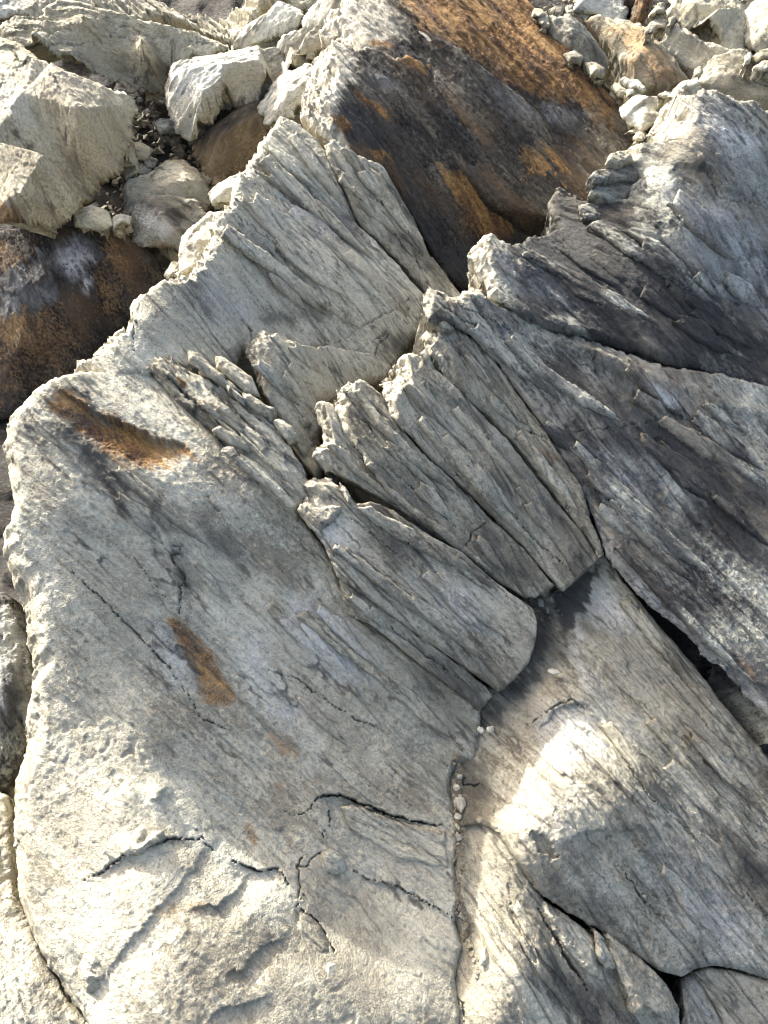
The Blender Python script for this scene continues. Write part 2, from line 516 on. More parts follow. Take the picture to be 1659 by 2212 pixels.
    if chunk:
        cm = ck * np.minimum(wl * 100 / 4, 1.3) * smooth(0.0, 0.35, bev)
        fqq = 26.0
        H += 1.1 * chunk * ck * np.minimum(wl * 100 / 6, 1.5) * smooth(0, 0.3, bev) * cells(tp * 9, sp * 11 + 7, sid + 81, 1.0)
        H += chunk * cm * (1.0 * cells(tp * fqq * 0.7 + 0.5 * perlin(U * 30, V * 30, sid + 5), sp * fqq, sid + 83) + 0.6 * cells(tp * fqq * 1.9, sp * fqq * 2.6, sid + 87) + 0.8 * fbm(U * 50, V * 50, 3, sid + 89, 0.7))
    H -= drop
    out = np.clip(-sdl, 0, None)
    H -= out / (wall * 0.01) * bottom
    # the stone's own colours, with some shade and sunlight painted in
    stain = np.zeros((len(U), 4)); stain[:, 3] = 1  # carries stains and also painted shade in hollows and undersides
    wear_shade = np.zeros((len(U), 4)); wear_shade[:, 3] = 1
    fr_m = np.minimum(wl * 100 / 3.0, 1) * smooth(0.0, 0.5, bev + 0.25 * fbm(U * 30, V * 30, 3, sid + 91))
    wear_shade[:, 0] = ck * fresh_lit * fr_m * smooth(1.0, 2.2, wl * 100)
    wear_shade[:, 2] = np.maximum(np.maximum(CR, min(1, groove * 1.4) * 0.8 * GR), 0.7 * CM * LM * (lam[0] > 0) * smooth(-0.1, 0.3, fbm(tp * 5, sp * 12, 3, sid + 93)))  # darkens cracks, splits and step edges, painting in their crevice shade
    sw = 16 * perlin(sp * 55, tp * 3, sid + 301) + 10 * perlin(sp * 130, tp * 7, sid + 302)
    ia = math.radians(lin)
    zx, zy = wx + sw * math.cos(ia), wy + sw * math.sin(ia)
    for s in stains_shade:
        kind_, poly, soft, amt = s
        dd, ii, _ = poly_dist(zx, zy, poly)
        q = np.where(ii, dd, -dd)
        soft = soft * 1.35
        m = amt * smooth(-soft, soft, q + soft * 1.2 * fbm(tp * 12, sp * 26, 4, sid + 97, 0.65))
        if kind_ == 'rust': stain[:, 0] = np.maximum(stain[:, 0], m)
        elif kind_ == 'dark': stain[:, 1] = np.maximum(stain[:, 1], m)
        elif kind_ == 'pale': stain[:, 2] = np.maximum(stain[:, 2], m)
        elif kind_ == 'warm': wear_shade[:, 1] = np.maximum(wear_shade[:, 1], m)
        elif kind_ == 'fresh_lit': wear_shade[:, 0] = np.maximum(wear_shade[:, 0], m)
    DH = (H - H0) * 0.01
    tp = tp + 0.8 * DH; sp = sp + 1.1 * DH
    F = lambda a, b, o_, sd2, rg=0.62: np.clip(0.5 + 0.42 * fbm(a, b, o_, sid + sd2, rg), 0, 1)
    field = np.stack([F(tp * 3.2, sp * 3.6, 4, 201), F(tp * (3.0 + 6 * (1 - fa)), (sp + wob) * 22 * fa, 5, 203, 0.68), F(tp * (6 + 16 * (1 - fa)), (sp + wob) * 85 * fa, 3, 207, 0.7), F(tp * 4, sp * 9, 4, 211)], -1)
    hue = F(tp * 2.2, sp * 4.0, 3, 217)
    # mesh
    inv = np.full(nx * ny, -1, dtype=np.int64); inv[idx] = np.arange(len(idx))
    G = inv.reshape(ny, nx)
    q = np.stack([G[:-1, :-1], G[:-1, 1:], G[1:, 1:], G[1:, :-1]], -1).reshape(-1, 4)
    q = q[(q >= 0).all(1)]
    used = np.zeros(len(idx), bool); used[q.ravel()] = True
    re = np.cumsum(used) - 1
    q = re[q]
    U, V, H, T, Sx = U[used], V[used], H[used], T[used], Sx[used]
    # the side walls: near-vertical below the edge (leaning in by `under`), with their own broken relief
    OUT = out[used]
    m_ = np.nonzero(OUT > 0)[0]
    if len(m_):
        x_, y_ = U[m_], V[m_]
        bd_ = np.full(len(m_), 1e18); nx_ = np.zeros(len(m_)); ny_ = np.zeros(len(m_))
        for i in range(len(pu)):
            ax, ay, bx, by = pu[i], pv[i], pu[(i + 1) % len(pu)], pv[(i + 1) % len(pu)]
            ex, ey = bx - ax, by - ay
            t_ = np.clip(((x_ - ax) * ex + (y_ - ay) * ey) / (ex * ex + ey * ey + 1e-18), 0, 1)
            qx_, qy_ = ax + t_ * ex, ay + t_ * ey
            dd_ = (x_ - qx_) ** 2 + (y_ - qy_) ** 2
            c_ = dd_ < bd_
            bd_ = np.where(c_, dd_, bd_); nx_ = np.where(c_, qx_ - x_, nx_); ny_ = np.where(c_, qy_ - y_, ny_)
        ln_ = np.sqrt(nx_ ** 2 + ny_ ** 2) + 1e-6
        nx_ /= ln_; ny_ /= ln_
        blend = smooth(0.0, 0.004, ln_)
        o_ = OUT[m_]; dep = o_ / (wall * 0.01) * bottom
        hz = H[m_]
        rel = wallamp * 0.01 * smooth(0, 1.5, dep) * (1.2 * cells(x_ * 14 + y_ * 9, hz * 0.16 + x_ * 3, sid + 131, 0.9) + 0.8 * cells(x_ * 34 - y_ * 28, hz * 0.5, sid + 133, 0.9) + 0.6 * fbm(x_ * 40 + y_ * 33, hz * 0.35, 3, sid + 135, 0.65))
        sh_ = (np.minimum(o_, ln_ + 0.02) * 0.92 + under * dep * 0.01 + rel) * blend
        sh_ = np.minimum(sh_, 0.35 * min(np.ptp(pu), np.ptp(pv)) + o_)
        U[m_] += nx_ * sh_; V[m_] += ny_ * sh_
    P = to_world(U, V, H)
    loc = P.mean(0); loc[2] = P[:, 2].min()
    linc = np.stack([T + ofx, Sx + ofy, H * 0.01 + rnd.uniform(0, 9)], -1)
    me = mesh_from(name, P - loc, q, MAT[mat],
                   [('lin', 'FLOAT_VECTOR', 'vector', linc), ('stain', 'FLOAT_COLOR', 'color', stain[used]), ('wear_shade', 'FLOAT_COLOR', 'color', wear_shade[used]),
                    ('field', 'FLOAT_COLOR', 'color', field[used]), ('hue', 'FLOAT', 'value', hue[used])])
    o = link(name, me, loc, parent, label, category, group, kind)
    INFO[o.name] = (outline, lin, mat, stains_shade, surf)
    return o, surf


def peel(par, n, seed, region=None, size=1.0, lift=1.0):
    """thin sheets split off a slab along its cleavage: ragged and lifted at the upper end, dying into the face at the lower"""
    outline, lin, mat, stains_shade, surf = INFO[par.name]
    reg = region or [(p_[0], p_[1]) for p_ in outline]
    xs = [p_[0] for p_ in reg]; ys = [p_[1] for p_ in reg]
    r = random.Random(seed)
    done = 0
    for _ in range(n * 60):
        if done >= n:
            break
        x, y = r.uniform(max(min(xs), -20), min(max(xs), 1690)), r.uniform(max(min(ys), -20), min(max(ys), 2240))
        a = math.radians(lin + r.uniform(-4, 4)); ca, sa = math.cos(a), math.sin(a)
        ln = r.uniform(110, 300) * size; wd = r.uniform(11, 26) * size
        end = np.array([[x, y], [x + ca * ln, y + sa * ln], [x + ca * ln * 0.5 - sa * wd, y + sa * ln * 0.5 + ca * wd], [x + ca * ln * 0.5 + sa * wd, y + sa * ln * 0.5 - ca * wd]])
        d, ii, _ = poly_dist(end[:, 0], end[:, 1], reg)
        if not ii.all() or d.min() < 7:
            continue
        h0 = r.uniform(1.1, 2.2) * lift

        def at(t, q, h):
            return (x + ca * ln * t - sa * wd * q, y + sa * ln * t + ca * wd * q, h)
        j = lambda m: r.uniform(-m, m)
        pts = [at(0.0 + j(0.02), -0.5 + j(0.2), h0), at(0.05 + j(0.05), 0.0 + j(0.2), h0), at(0.01 + j(0.05), 0.5 + j(0.2), h0), at(0.3, 0.75 + j(0.2), h0 * 0.95), at(0.6, 0.6 + j(0.2), h0 * 0.7),
               at(1.0, 0.05, -0.2), at(0.65, -0.55 + j(0.2), h0 * 0.6), at(0.3, -0.85 + j(0.2), h0 * 0.9)]
        rock('rock_sheet', pts, base=surf, lin=lin, w=0.4, k=0.8, bottom=2.5, wall=0.5, inset=0.0, lam=(0.3, 2.4, 1.4, 12), streak=0.25, grain=0.14, jag=0.9, groove=0.4, chunk=0.2, wallamp=0.2, parent=par, mat=mat, fresh_lit=0.15, stains_shade=stains_shade)
        done += 1


# loose stones: closed, many-faceted pieces
def stone(name, pxy, h, size, lin=0, flat=0.55, mat='white', seed=1, parent=None, label=None, category='stone', group=None, stretch=1.0):
    rnd = random.Random(seed)
    bm = bmesh.new()
    for _ in range(13):
        z = rnd.uniform(-1, 1); an = rnd.uniform(0, 6.283); r = math.sqrt(1 - z * z)
        rr = rnd.uniform(0.82, 1.0)
        bm.verts.new((r * math.cos(an) * rr, r * math.sin(an) * rr, z * rr))
    bmesh.ops.convex_hull(bm, input=bm.verts)
    bmesh.ops.delete(bm, geom=[q for q in bm.verts if not q.link_faces], context='VERTS')
    bmesh.ops.bevel(bm, geom=list(bm.edges), offset=0.035, segments=1, affect='EDGES', clamp_overlap=True)
    bmesh.ops.triangulate(bm, faces=bm.faces)
    bmesh.ops.subdivide_edges(bm, edges=bm.edges, cuts=1, use_grid_fill=True)
    me = bpy.data.meshes.new(name)
    bm.to_mesh(me); bm.free()
    n = len(me.vertices); co = np.zeros(n * 3, np.float32); me.vertices.foreach_get('co', co); co = co.reshape(-1, 3).astype(float)
    nz = fbm(co[:, 0] * 2.1 + seed, co[:, 1] * 2.1 + co[:, 2] * 1.7, 3, seed)
    co *= (1 + 0.05 * nz)[:, None]
    a = math.radians(-lin)
    u, v = unproject([pxy[0]], [pxy[1]], [h])
    x = co[:, 0] * size * stretch; y = co[:, 1] * size; z = co[:, 2] * size * flat
    X = x * math.cos(a) - y * math.sin(a); Y = x * math.sin(a) + y * math.cos(a)
    ce = to_world(u, v, np.array([float(h)]))[0]
    W_ = X[:, None] * EU + Y[:, None] * EV + z[:, None] * EN
    base = W_[:, 2].min()
    loc = ce + np.array([0, 0, base])
    W_[:, 2] -= base
    me.vertices.foreach_set('co', W_.astype(np.float32).ravel())
    lc = co * size + np.array([seed * 0.37 % 7, seed * 0.73 % 5, 0])
    at = me.attributes.new('lin', 'FLOAT_VECTOR', 'POINT'); at.data.foreach_set('vector', lc.astype(np.float32).ravel())
    for an_ in ('stain', 'wear_shade'):
        at = me.attributes.new(an_, 'FLOAT_COLOR', 'POINT'); at.data.foreach_set('color', np.tile(np.array([0, 0, 0, 1], np.float32), n))
    at = me.attributes.new('field', 'FLOAT_COLOR', 'POINT'); at.data.foreach_set('color', np.tile(np.array([0.5, 0.5 + 0.1 * math.sin(seed), 0.5, 0.45], np.float32), n))
    at = me.attributes.new('hue', 'FLOAT', 'POINT'); at.data.foreach_set('value', np.full(n, 0.47, np.float32))
    me.materials.append(MAT[mat]); me.update()
    return link(name, me, loc, parent, label, category, group)

# ---------------------------------------------------------------- the ground under and around the rocks
def ground():
    pts = [(300, 300, -52), (100, 100, -46), (400, -50, -42), (450, 520, -58), (100, 480, -56), (560, 300, -52), (800, -80, 2), (1150, -60, 8), (1500, 30, 10), (1700, 150, 16), (1200, 250, -6),
           (830, 700, -34), (1200, 1100, -36), (1250, 1300, -34), (1600, 1000, -20), (600, 1200, -30), (1000, 1700, -48), (1650, 1700, -70), (1560, 1500, -60), (500, 2000, -40),
           (1300, 2200, -62), (0, 800, -74), (250, 650, -68), (-60, 1300, -65), (-60, 2000, -30), (-200, 300, -60), (1900, 1200, -20), (1900, 2300, -70), (-300, 2300, -40), (800, 2400, -58)]
    u, v = unproject([p[0] for p in pts], [p[1] for p in pts], [p[2] for p in pts])
    S = Surface(u, v, np.array([p[2] for p in pts], float), 1.2)
    near = np.arange(-2.4, 2.4001, 0.02)
    far = np.array([2.7, 3.2, 4, 5, 7, 10, 15, 25, 40, 60.0])
    ax = np.concatenate([-far[::-1], near, far])
    ay = np.concatenate([-far[::-1], np.arange(-2.4, 3.4001, 0.02), far + 1.2])
    U, V = np.meshgrid(ax, ay); shp = U.shape; U = U.ravel(); V = V.ravel()
    r = np.maximum(np.abs(U), np.abs(V - 0.4))
    f = smooth(1.6, 3.2, r)
    uc, vc = np.clip(U, -2.2, 2.2), np.clip(V, -2.0, 3.0)
    H = S(uc, vc) * (1 - f) + f * (-34)
    H += (2.2 * cells(U * 9, V * 9, 5) + 1.5 * fbm(U * 14, V * 14, 4, 8, 0.6)) * (1 - f * 0.6) + 6 * f * fbm(U * 0.5, V * 0.5, 3, 9)
    i = np.arange(len(U)).reshape(shp)
    q = np.stack([i[:-1, :-1], i[:-1, 1:], i[1:, 1:], i[1:, :-1]], -1).reshape(-1, 4)
    P = to_world(U, V, H)
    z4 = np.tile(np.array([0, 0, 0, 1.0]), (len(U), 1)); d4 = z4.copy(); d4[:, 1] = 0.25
    me = mesh_from('ground', P, q, MAT['soil'], [('lin', 'FLOAT_VECTOR', 'vector', np.stack([U, V, H * 0.01], -1)), ('stain', 'FLOAT_COLOR', 'color', d4), ('wear_shade', 'FLOAT_COLOR', 'color', z4), ('field', 'FLOAT_COLOR', 'color', np.stack([0.5 + 0.4 * fbm(U * q_, V * q_, 4, 7 + q_) for q_ in (3, 9, 30, 5)], -1)), ('hue', 'FLOAT', 'value', 0.45 + 0.3 * fbm(U * 3, V * 3, 3, 77))])
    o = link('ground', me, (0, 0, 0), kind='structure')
    o['label'] = 'stony hillside ground between and under the rocks'
    return S


GS = ground()

# ---------------------------------------------------------------- big lower-left outcrop
L1, sL1 = rock('bedrock_outcrop', [
    (105, 815, 27, -4), (150, 802, 25, 2), (240, 800, 19), (315, 797, 17), (345, 815, 15.5), (400, 870, 14), (470, 945, 12), (520, 985, 10), (580, 1035, 8),
    (640, 1100, 3), (700, 1180, -2), (735, 1250, -6), (790, 1340, -11), (900, 1420, -17), (990, 1490, -23), (1040, 1530, -26), (1030, 1640, -30),
    (985, 1650, -30), (972, 1690, -30.5), (981, 1735, -31), (991, 1800, -31), (981, 1868, -31), (993, 1930, -31), (982, 1992, -31), (999, 2042, -31), (984, 2115, -31), (995, 2190, -30), (980, 2290, -30), (560, 2300, -3), (230, 2300, 6),
    (190, 2215, 4, 2), (150, 2155, 4, 2), (105, 2090, 4, 3), (60, 2010, 4, -4), (35, 1940, 4, -5), (24, 1800, 5, -6), (28, 1690, 6, -7), (50, 1610, 7, -7), (60, 1520, 8, -6),
    (62, 1470, 9, -6), (72, 1435, 9.5, -7), (52, 1390, 11, -8), (48, 1320, 13, -9), (25, 1260, 15, -9), (3, 1200, 17, -8), (5, 1145, 19, -6), (32, 1085, 21, -4),
    (14, 1010, 23, -5), (2, 960, 24, -5), (10, 910, 27, -5), (60, 855, 27, -5)],
    ctrl=[(120, 900, 26), (150, 1000, 22), (130, 1100, 20), (250, 1200, 11), (150, 1300, 12.5), (165, 1500, 6), (190, 1750, 4), (230, 1900, 4.5), (200, 2000, 5),
          (300, 1000, 17.5), (400, 1300, 2), (300, 1450, 1.5), (450, 1550, -7), (600, 1300, -5), (600, 1600, -15), (700, 1480, -15.5), (800, 1600, -23), (900, 1650, -27.5),
          (200, 1530, 3.5), (330, 1595, -1.5), (380, 1680, -5), (500, 1800, -12), (600, 1855, -17), (725, 1995, -22), (834, 2043, -26),
          (350, 1850, 2.5), (280, 1720, 3.5), (400, 2000, 2.5), (350, 2150, 5), (550, 1950, -7.5), (600, 2100, -7), (700, 2100, -13), (800, 2180, -18), (900, 2200, -24), (700, 1750, -20), (850, 1750, -27), (900, 1900, -29),
          (450, 1000, 12), (560, 1080, 7), (420, 1150, 9), (520, 1200, 1), (330, 1100, 14)],
    lin=44, step=0.0031, bottom=32, wall=4, k=1.0, jag=0.55, lam=(0.45, 2.2, 1.1, 6.0), streak=0.22, grain=0.20, groove=0.2, chunk=0.16, fresh_lit=0.5, calm=[[(-60, 1500), (200, 1530), (330, 1600), (500, 1800), (640, 1930), (860, 2060), (980, 2300), (-60, 2300)], [(-60, 1080), (60, 1080), (130, 1300), (140, 1500), (-60, 1520)]],
    cracks=[([(180, 1902), (225, 1880), (262, 1848), (300, 1842), (312, 1832), (345, 1817), (390, 1813), (437, 1813)], 0.36, 3.0),
            ([(415, 1778), (437, 1812), (460, 1840), (487, 1860)], 0.20, 1.5),
            ([(497, 1858), (525, 1868), (555, 1882), (603, 1876), (622, 1912)], 0.46, 3.5),
            ([(640, 1960), (680, 1985), (705, 2020), (722, 2062)], 0.59, 4.0),
            ([(603, 1876), (660, 1870), (680, 1850), (700, 1840), (740, 1850)], 0.23, 2.0),
            ([(676, 1732), (700, 1718), (720, 1716), (760, 1728), (830, 1755), (900, 1775), (975, 1784)], 0.53, 4.5),
            ([(676, 1732), (660, 1757), (630, 1760), (600, 1745)], 0.20, 1.5),
            ([(712, 1740), (712, 1775), (698, 1800), (700, 1825)], 0.26, 2.0),
            ([(740, 1870), (790, 1895), (850, 1910), (920, 1950), (985, 1985)], 0.23, 1.8),
            ([(560, 1440), (640, 1465), (700, 1510), (760, 1550), (810, 1570), (830, 1580)], 0.20, 1.3),
            ([(150, 1230), (210, 1285), (270, 1345), (330, 1405), (365, 1440), (380, 1470)], 0.30, 1.5),
            ([(290, 1200), (330, 1260), (355, 1290)], 0.20, 1.0),
            ([(390, 1480), (420, 1530), (440, 1555), (470, 1565), (510, 1590)], 0.26, 1.6),
            ([(655, 1930), (640, 1960), (650, 1900), (640, 1870), (655, 1845)], 0.26, 2.0),
            ([(420, 1040), (470, 1100), (500, 1150)], 0.17, 0.8), ([(362, 1172), (392, 1178), (370, 1196), (378, 1215), (396, 1245), (398, 1262), (386, 1264), (389, 1300), (384, 1332)], 0.46, 1.4),
            ([(810, 1500), (800, 1570), (775, 1680)], 0.08, 0.5), ([(620, 1230), (520, 1310), (440, 1360)], 0.08, 0.4),
            ([(780, 1690), (830, 1705), (890, 1740)], 0.13, 0.8)],
    ledges=[([(415, 968), (330, 938), (250, 905), (190, 878), (112, 828)], 3.2, 85),
            ([(437, 1813), (390, 1813), (345, 1817), (312, 1832), (300, 1842), (262, 1848), (225, 1880), (180, 1902)], 1.3, 70),
            ([(975, 1784), (900, 1775), (830, 1755), (760, 1728), (720, 1716), (700, 1718), (676, 1732)], 1.6, 80),
            ([(722, 2062), (705, 2020), (680, 1985), (640, 1960)], 1.4, 60), ([(622, 1912), (603, 1876), (555, 1882), (525, 1868), (497, 1858)], 1.6, 60),
            ([(985, 1985), (920, 1950), (850, 1910), (790, 1895), (740, 1870)], 0.9, 60),
            ([(470, 1800), (440, 1840), (390, 1905), (340, 1962), (290, 2022), (240, 2090), (195, 2150)], 0.8, 90),
            ([(555, 1880), (525, 1895), (500, 1930), (470, 1952), (430, 1955), (395, 1968)], 1.3, 70),
            ([(640, 1995), (600, 2028), (560, 2045), (540, 2065), (525, 2090), (490, 2105), (480, 2130)], 1.4, 70),
            ([(600, 2145), (540, 2165), (480, 2180), (440, 2215)], 1.1, 70),
            ([(360, 1700), (345, 1720), (325, 1735)], 2.0, 50),
            ([(365, 1175), (372, 1200), (390, 1225), (398, 1262), (390, 1300)], 1.6, 60),
            ([(1020, 1632), (960, 1575), (890, 1500)], 2.0, 120)],
    bumps=[(437, 1440, 115, 34, 57, -0.8), (345, 1725, 22, 34, -20, 2.2), (300, 1835, 40, 22, 20, 1.5), (185, 2110, 60, 18, 60, -2), (330, 1560, 120, 60, 40, 1.5)],
    stains_shade=[('rust', [(100, 835), (122, 825), (150, 850), (200, 880), (260, 905), (330, 935), (405, 965), (415, 985), (370, 1000), (300, 1015), (240, 990), (170, 930), (120, 900), (95, 880)], 14, 0.75),
            ('dark', [(160, 850), (230, 880), (330, 930), (300, 985), (230, 970), (180, 920)], 20, 0.5),
            ('dark', [(90, 905), (150, 910), (230, 980), (260, 1050), (270, 1110), (245, 1110), (230, 1050), (170, 970)], 14, 0.8),
            ('dark', [(250, 1000), (330, 1060), (420, 1110), (520, 1170), (620, 1230), (560, 1230), (430, 1180), (320, 1110)], 50, 0.42),
            ('dark', [(366, 1185), (385, 1180), (380, 1205), (398, 1250), (394, 1268), (380, 1262)], 8, 0.5),
            ('rust', [(362, 1338), (385, 1335), (410, 1365), (450, 1400), (475, 1440), (500, 1480), (510, 1520), (480, 1528), (450, 1525), (428, 1490), (410, 1440), (380, 1390)], 13, 0.72), ('warm', [(350, 1330), (390, 1325), (470, 1400), (530, 1500), (530, 1550), (440, 1550), (400, 1460)], 22, 0.5), ('dark', [(395, 1400), (420, 1440), (440, 1500), (425, 1480), (405, 1430)], 10, 0.6),
            ('rust', [(575, 1575), (600, 1570), (640, 1595), (650, 1630), (620, 1645), (590, 1630)], 22, 0.5),
            ('warm', [(540, 1560), (640, 1580), (660, 1650), (620, 1700), (590, 1650)], 20, 0.6),
            ('rust', [(585, 1690), (615, 1685), (620, 1705), (590, 1710)], 10, 0.5),
            ('rust', [(525, 1780), (555, 1775), (565, 1810), (540, 1825), (525, 1800)], 10, 0.5),
            ('rust', [(330, 1965), (400, 1940), (470, 1945), (470, 1965), (400, 1985), (340, 1985)], 14, 0.40),
            ('rust', [(500, 2090), (540, 2080), (520, 2120), (490, 2130)], 14, 0.4),
            ('warm', [(620, 2080), (760, 2120), (740, 2212), (600, 2212)], 40, 0.5),
            ('pale', [(620, 1290), (700, 1300), (780, 1400), (790, 1460), (720, 1450), (640, 1380)], 30, 0.75),
            ('pale', [(520, 1370), (570, 1380), (600, 1500), (650, 1530), (620, 1570), (540, 1460)], 30, 0.55),
            ('pale', [(330, 1330), (400, 1420), (420, 1480), (380, 1470), (340, 1400)], 20, 0.5),
            ('dark', [(690, 1850), (740, 1860), (740, 1900), (700, 1890)], 10, 0.5),
            ('warm', [(700, 1730), (980, 1790), (980, 2000), (850, 1950), (720, 1850)], 50, 0.5),
            ('warm', [(780, 1350), (1030, 1530), (1030, 1640), (960, 1640), (850, 1500)], 40, 0.6),
            ('dark', [(880, 1420), (1040, 1540), (1030, 1640), (930, 1560)], 40, 0.35)],
    label='large pale bedrock outcrop at lower left, orange stain at its upper tip', category='outcrop')

rock('shell_plate', [(690, 1838, 1.2), (720, 1830, 1.5), (742, 1848, 1.5), (748, 1880, 1.0), (735, 1895, 1), (700, 1892, 1), (690, 1870, 1)], base=sL1, step=0.003, w=1.5, bottom=3, wall=0.5, lam=(0, 1, 1, 1), parent=L1, mat='pale', fresh_lit=0)
rock('stone_block', [(305, 1820, 2.2), (320, 1800, 2.5), (345, 1795, 2.5), (340, 1815, 2.5), (312, 1832, 2.5), (300, 1845, 2.5), (262, 1848, 2), (258, 1825, 1.0), (280, 1795, 0.3), (320, 1770, 0.2)], base=sL1, w=1.2, bottom=5, wall=0.5, lam=(0.2, 2, 2, 8), parent=L1, mat='pale', fresh_lit=0)
rock('stone_block', [(160, 2090, 0.5), (175, 2060, 2.5), (200, 2070, 2.5), (225, 2105, 2.0), (205, 2140, 2), (180, 2160, 1), (160, 2120, 0.5)], base=sL1, w=2.5, k=0.7, bottom=5, wall=0.8, lam=(0, 2, 2, 8), parent=L1, mat='pale', fresh_lit=0)
rock('wedge_plate', [(640, 1965, 0.2), (665, 1975, 1.5), (695, 2005, 1.2), (718, 2055, 0.5), (690, 2070, -0.3), (640, 2040, -0.3)], base=sL1, w=0.8, bottom=4, wall=0.5, parent=L1, mat='pale', fresh_lit=0)

# splintered mass between the outcrop and the upper ridge
M0, sM0 = rock('splintered_slab', [
    (318, 800, 18), (335, 772, 19, 1.5), (385, 780, 18.5, 2), (420, 800, 17.5, 2), (480, 825, 16.5, 2), (530, 850, 15.5, 2), (570, 885, 14, 2), (610, 935, 12.5, 2),
    (650, 1000, 10.5, 1.5), (675, 1050, 8, 1.5), (645, 1095, 6.5), (640, 1118, 6), (580, 1062, 8.5), (520, 1002, 11), (455, 935, 13.5), (390, 872, 16), (340, 822, 17.5)],
    ctrl=[(450, 870, 17.5), (540, 940, 14.5), (600, 1010, 12)], lin=43, w=1.2, bottom=20, wall=2, lam=(1.1, 3.2, 1.6, 10), streak=0.5, grain=0.28, jag=0.9, chunk=1.0, fresh_lit=0.35,
    cracks=[([(345, 800), (400, 850), (450, 890), (500, 920)], 0.6, 2.5), ([(440, 830), (520, 900), (600, 980)], 0.35, 1.5)],
    stains_shade=[('dark', [(330, 810), (370, 820), (470, 920), (460, 950), (390, 900)], 18, 0.6), ('rust', [(382, 812), (398, 815), (405, 835), (390, 830)], 5, 0.8)],
    label='pale splintered rock slab wedged above the rust-stained hollow', category='rock slab')
for pts, hh_ in [([(402, 756), (425, 756), (470, 800), (520, 842), (505, 842), (470, 820), (430, 795), (405, 775)], 22),
                 ([(463, 768), (480, 765), (510, 785), (545, 812), (562, 855), (530, 845), (490, 812), (465, 788)], 19),
                 ([(485, 827), (500, 830), (530, 860), (525, 868), (490, 842)], 19),
                 ([(520, 845), (545, 850), (590, 880), (585, 902), (555, 888), (525, 862)], 17),
                 ([(588, 905), (600, 898), (630, 915), (645, 938), (620, 945), (595, 918)], 14),
                 ([(505, 995), (520, 978), (560, 1000), (600, 1040), (640, 1088), (635, 1098), (590, 1062), (535, 1018)], 14),
                 ([(455, 925), (475, 915), (520, 940), (545, 965), (540, 975), (500, 960)], 17)]:
    x0 = pts[0][0]
    rock('splinter', [(x, y, hh_ + 1 - 0.045 * (x - x0)) for x, y in pts], lin=43, w=1.4, bottom=7, wall=0.8, lam=(0.3, 3, 2, 14), streak=0.35, grain=0.2, jag=0.5, chunk=0.5, fresh_lit=0.4, parent=M0, mat='pale')

# ---------------------------------------------------------------- upper-left ridge slab
U1, sU1 = rock('ridge_slab', [
    (592, 262, 22, 3), (612, 250, 22, 2), (640, 262, 20, 2), (672, 288, 18), (690, 300, 17), (720, 360, 15), (745, 420, 12), (770, 475, 9), (850, 560, 3), (915, 630, -2),
    (912, 700, -6), (880, 750, -8), (830, 815, -10), (760, 840, -9), (690, 850, -5), (620, 860, 0), (560, 800, 4), (525, 745, 7), (480, 800, 10), (400, 800, 15),
    (330, 810, 17), (240, 815, 19), (150, 806, 18, 4), (180, 772, 20, 5), (240, 727, 22, 6), (275, 680, 23, 6), (285, 650, 23, 4), (305, 632, 24, 4), (350, 604, 24, 3),
    (400, 588, 24, 3), (430, 550, 24, 4), (447, 500, 24, 4), (460, 455, 24, 4), (490, 438, 24, 4), (500, 400, 24, 3), (525, 360, 24, 3), (552, 312, 23, 3)],
    ctrl=[(560, 450, 19), (650, 550, 11), (520, 600, 16), (700, 420, 13), (780, 600, 5), (650, 680, 4.5), (440, 680, 16), (350, 700, 20), (760, 720, -3), (620, 350, 19.5)],
    lin=40, w=1.0, bottom=45, wall=5, k=0.9, jag=0.8, lam=(0.45, 2.6, 1.0, 7.0), streak=0.4, grain=0.16, chunk=0.45, fresh_lit=0.55,
    cracks=[([(540, 345), (560, 375), (590, 392)], 0.35, 1.2), ([(520, 372), (560, 400), (600, 425)], 0.25, 1.0), ([(480, 440), (560, 500), (660, 580)], 0.2, 0.8),
            ([(640, 360), (670, 410), (700, 440)], 0.4, 1.5), ([(700, 540), (760, 600), (830, 660), (880, 700)], 0.3, 1.0), ([(730, 740), (790, 700), (850, 670), (890, 640)], 0.3, 1.2),
            ([(800, 790), (820, 740), (860, 700)], 0.3, 1.2), ([(280, 650), (285, 700), (290, 760)], 0.45, 1.2), ([(760, 760), (830, 720), (850, 700)], 0.25, 1.0),
            ([(520, 690), (545, 710), (540, 745)], 0.5, 2.0), ([(470, 470), (520, 515), (580, 560)], 0.22, 0.8)],
    bumps=[(660, 430, 260, 26, 40, -2.0), (560, 560, 260, 30, 40, -1.6), (600, 500, 260, 22, 40, 1.2), (600, 690, 70, 35, 30, -1.5), (340, 690, 60, 60, 0, 1.5)],
    stains_shade=[('dark', [(610, 660), (700, 655), (690, 695), (620, 700), (560, 680)], 22, 0.42), ('warm', [(520, 540), (640, 600), (680, 660), (560, 620)], 40, 0.45),
            ('pale', [(620, 380), (720, 450), (760, 520), (700, 500), (620, 430)], 30, 0.5), ('pale', [(430, 590), (520, 640), (560, 700), (430, 660)], 30, 0.5),
            ('rust', [(300, 625), (330, 608), (365, 602), (350, 618), (310, 635)], 7, 0.45), ('fresh_lit', [(440, 440), (480, 440), (480, 500), (445, 520)], 10, 0.7),
            ('dark', [(830, 720), (900, 700), (890, 760), (820, 810)], 20, 0.5), ('dark', [(540, 310), (620, 370), (760, 500), (740, 520), (600, 400)], 16, 0.3)],
    label='long grey ridge slab with a bright crumbling rim, above the boulder gully', category='rock slab')

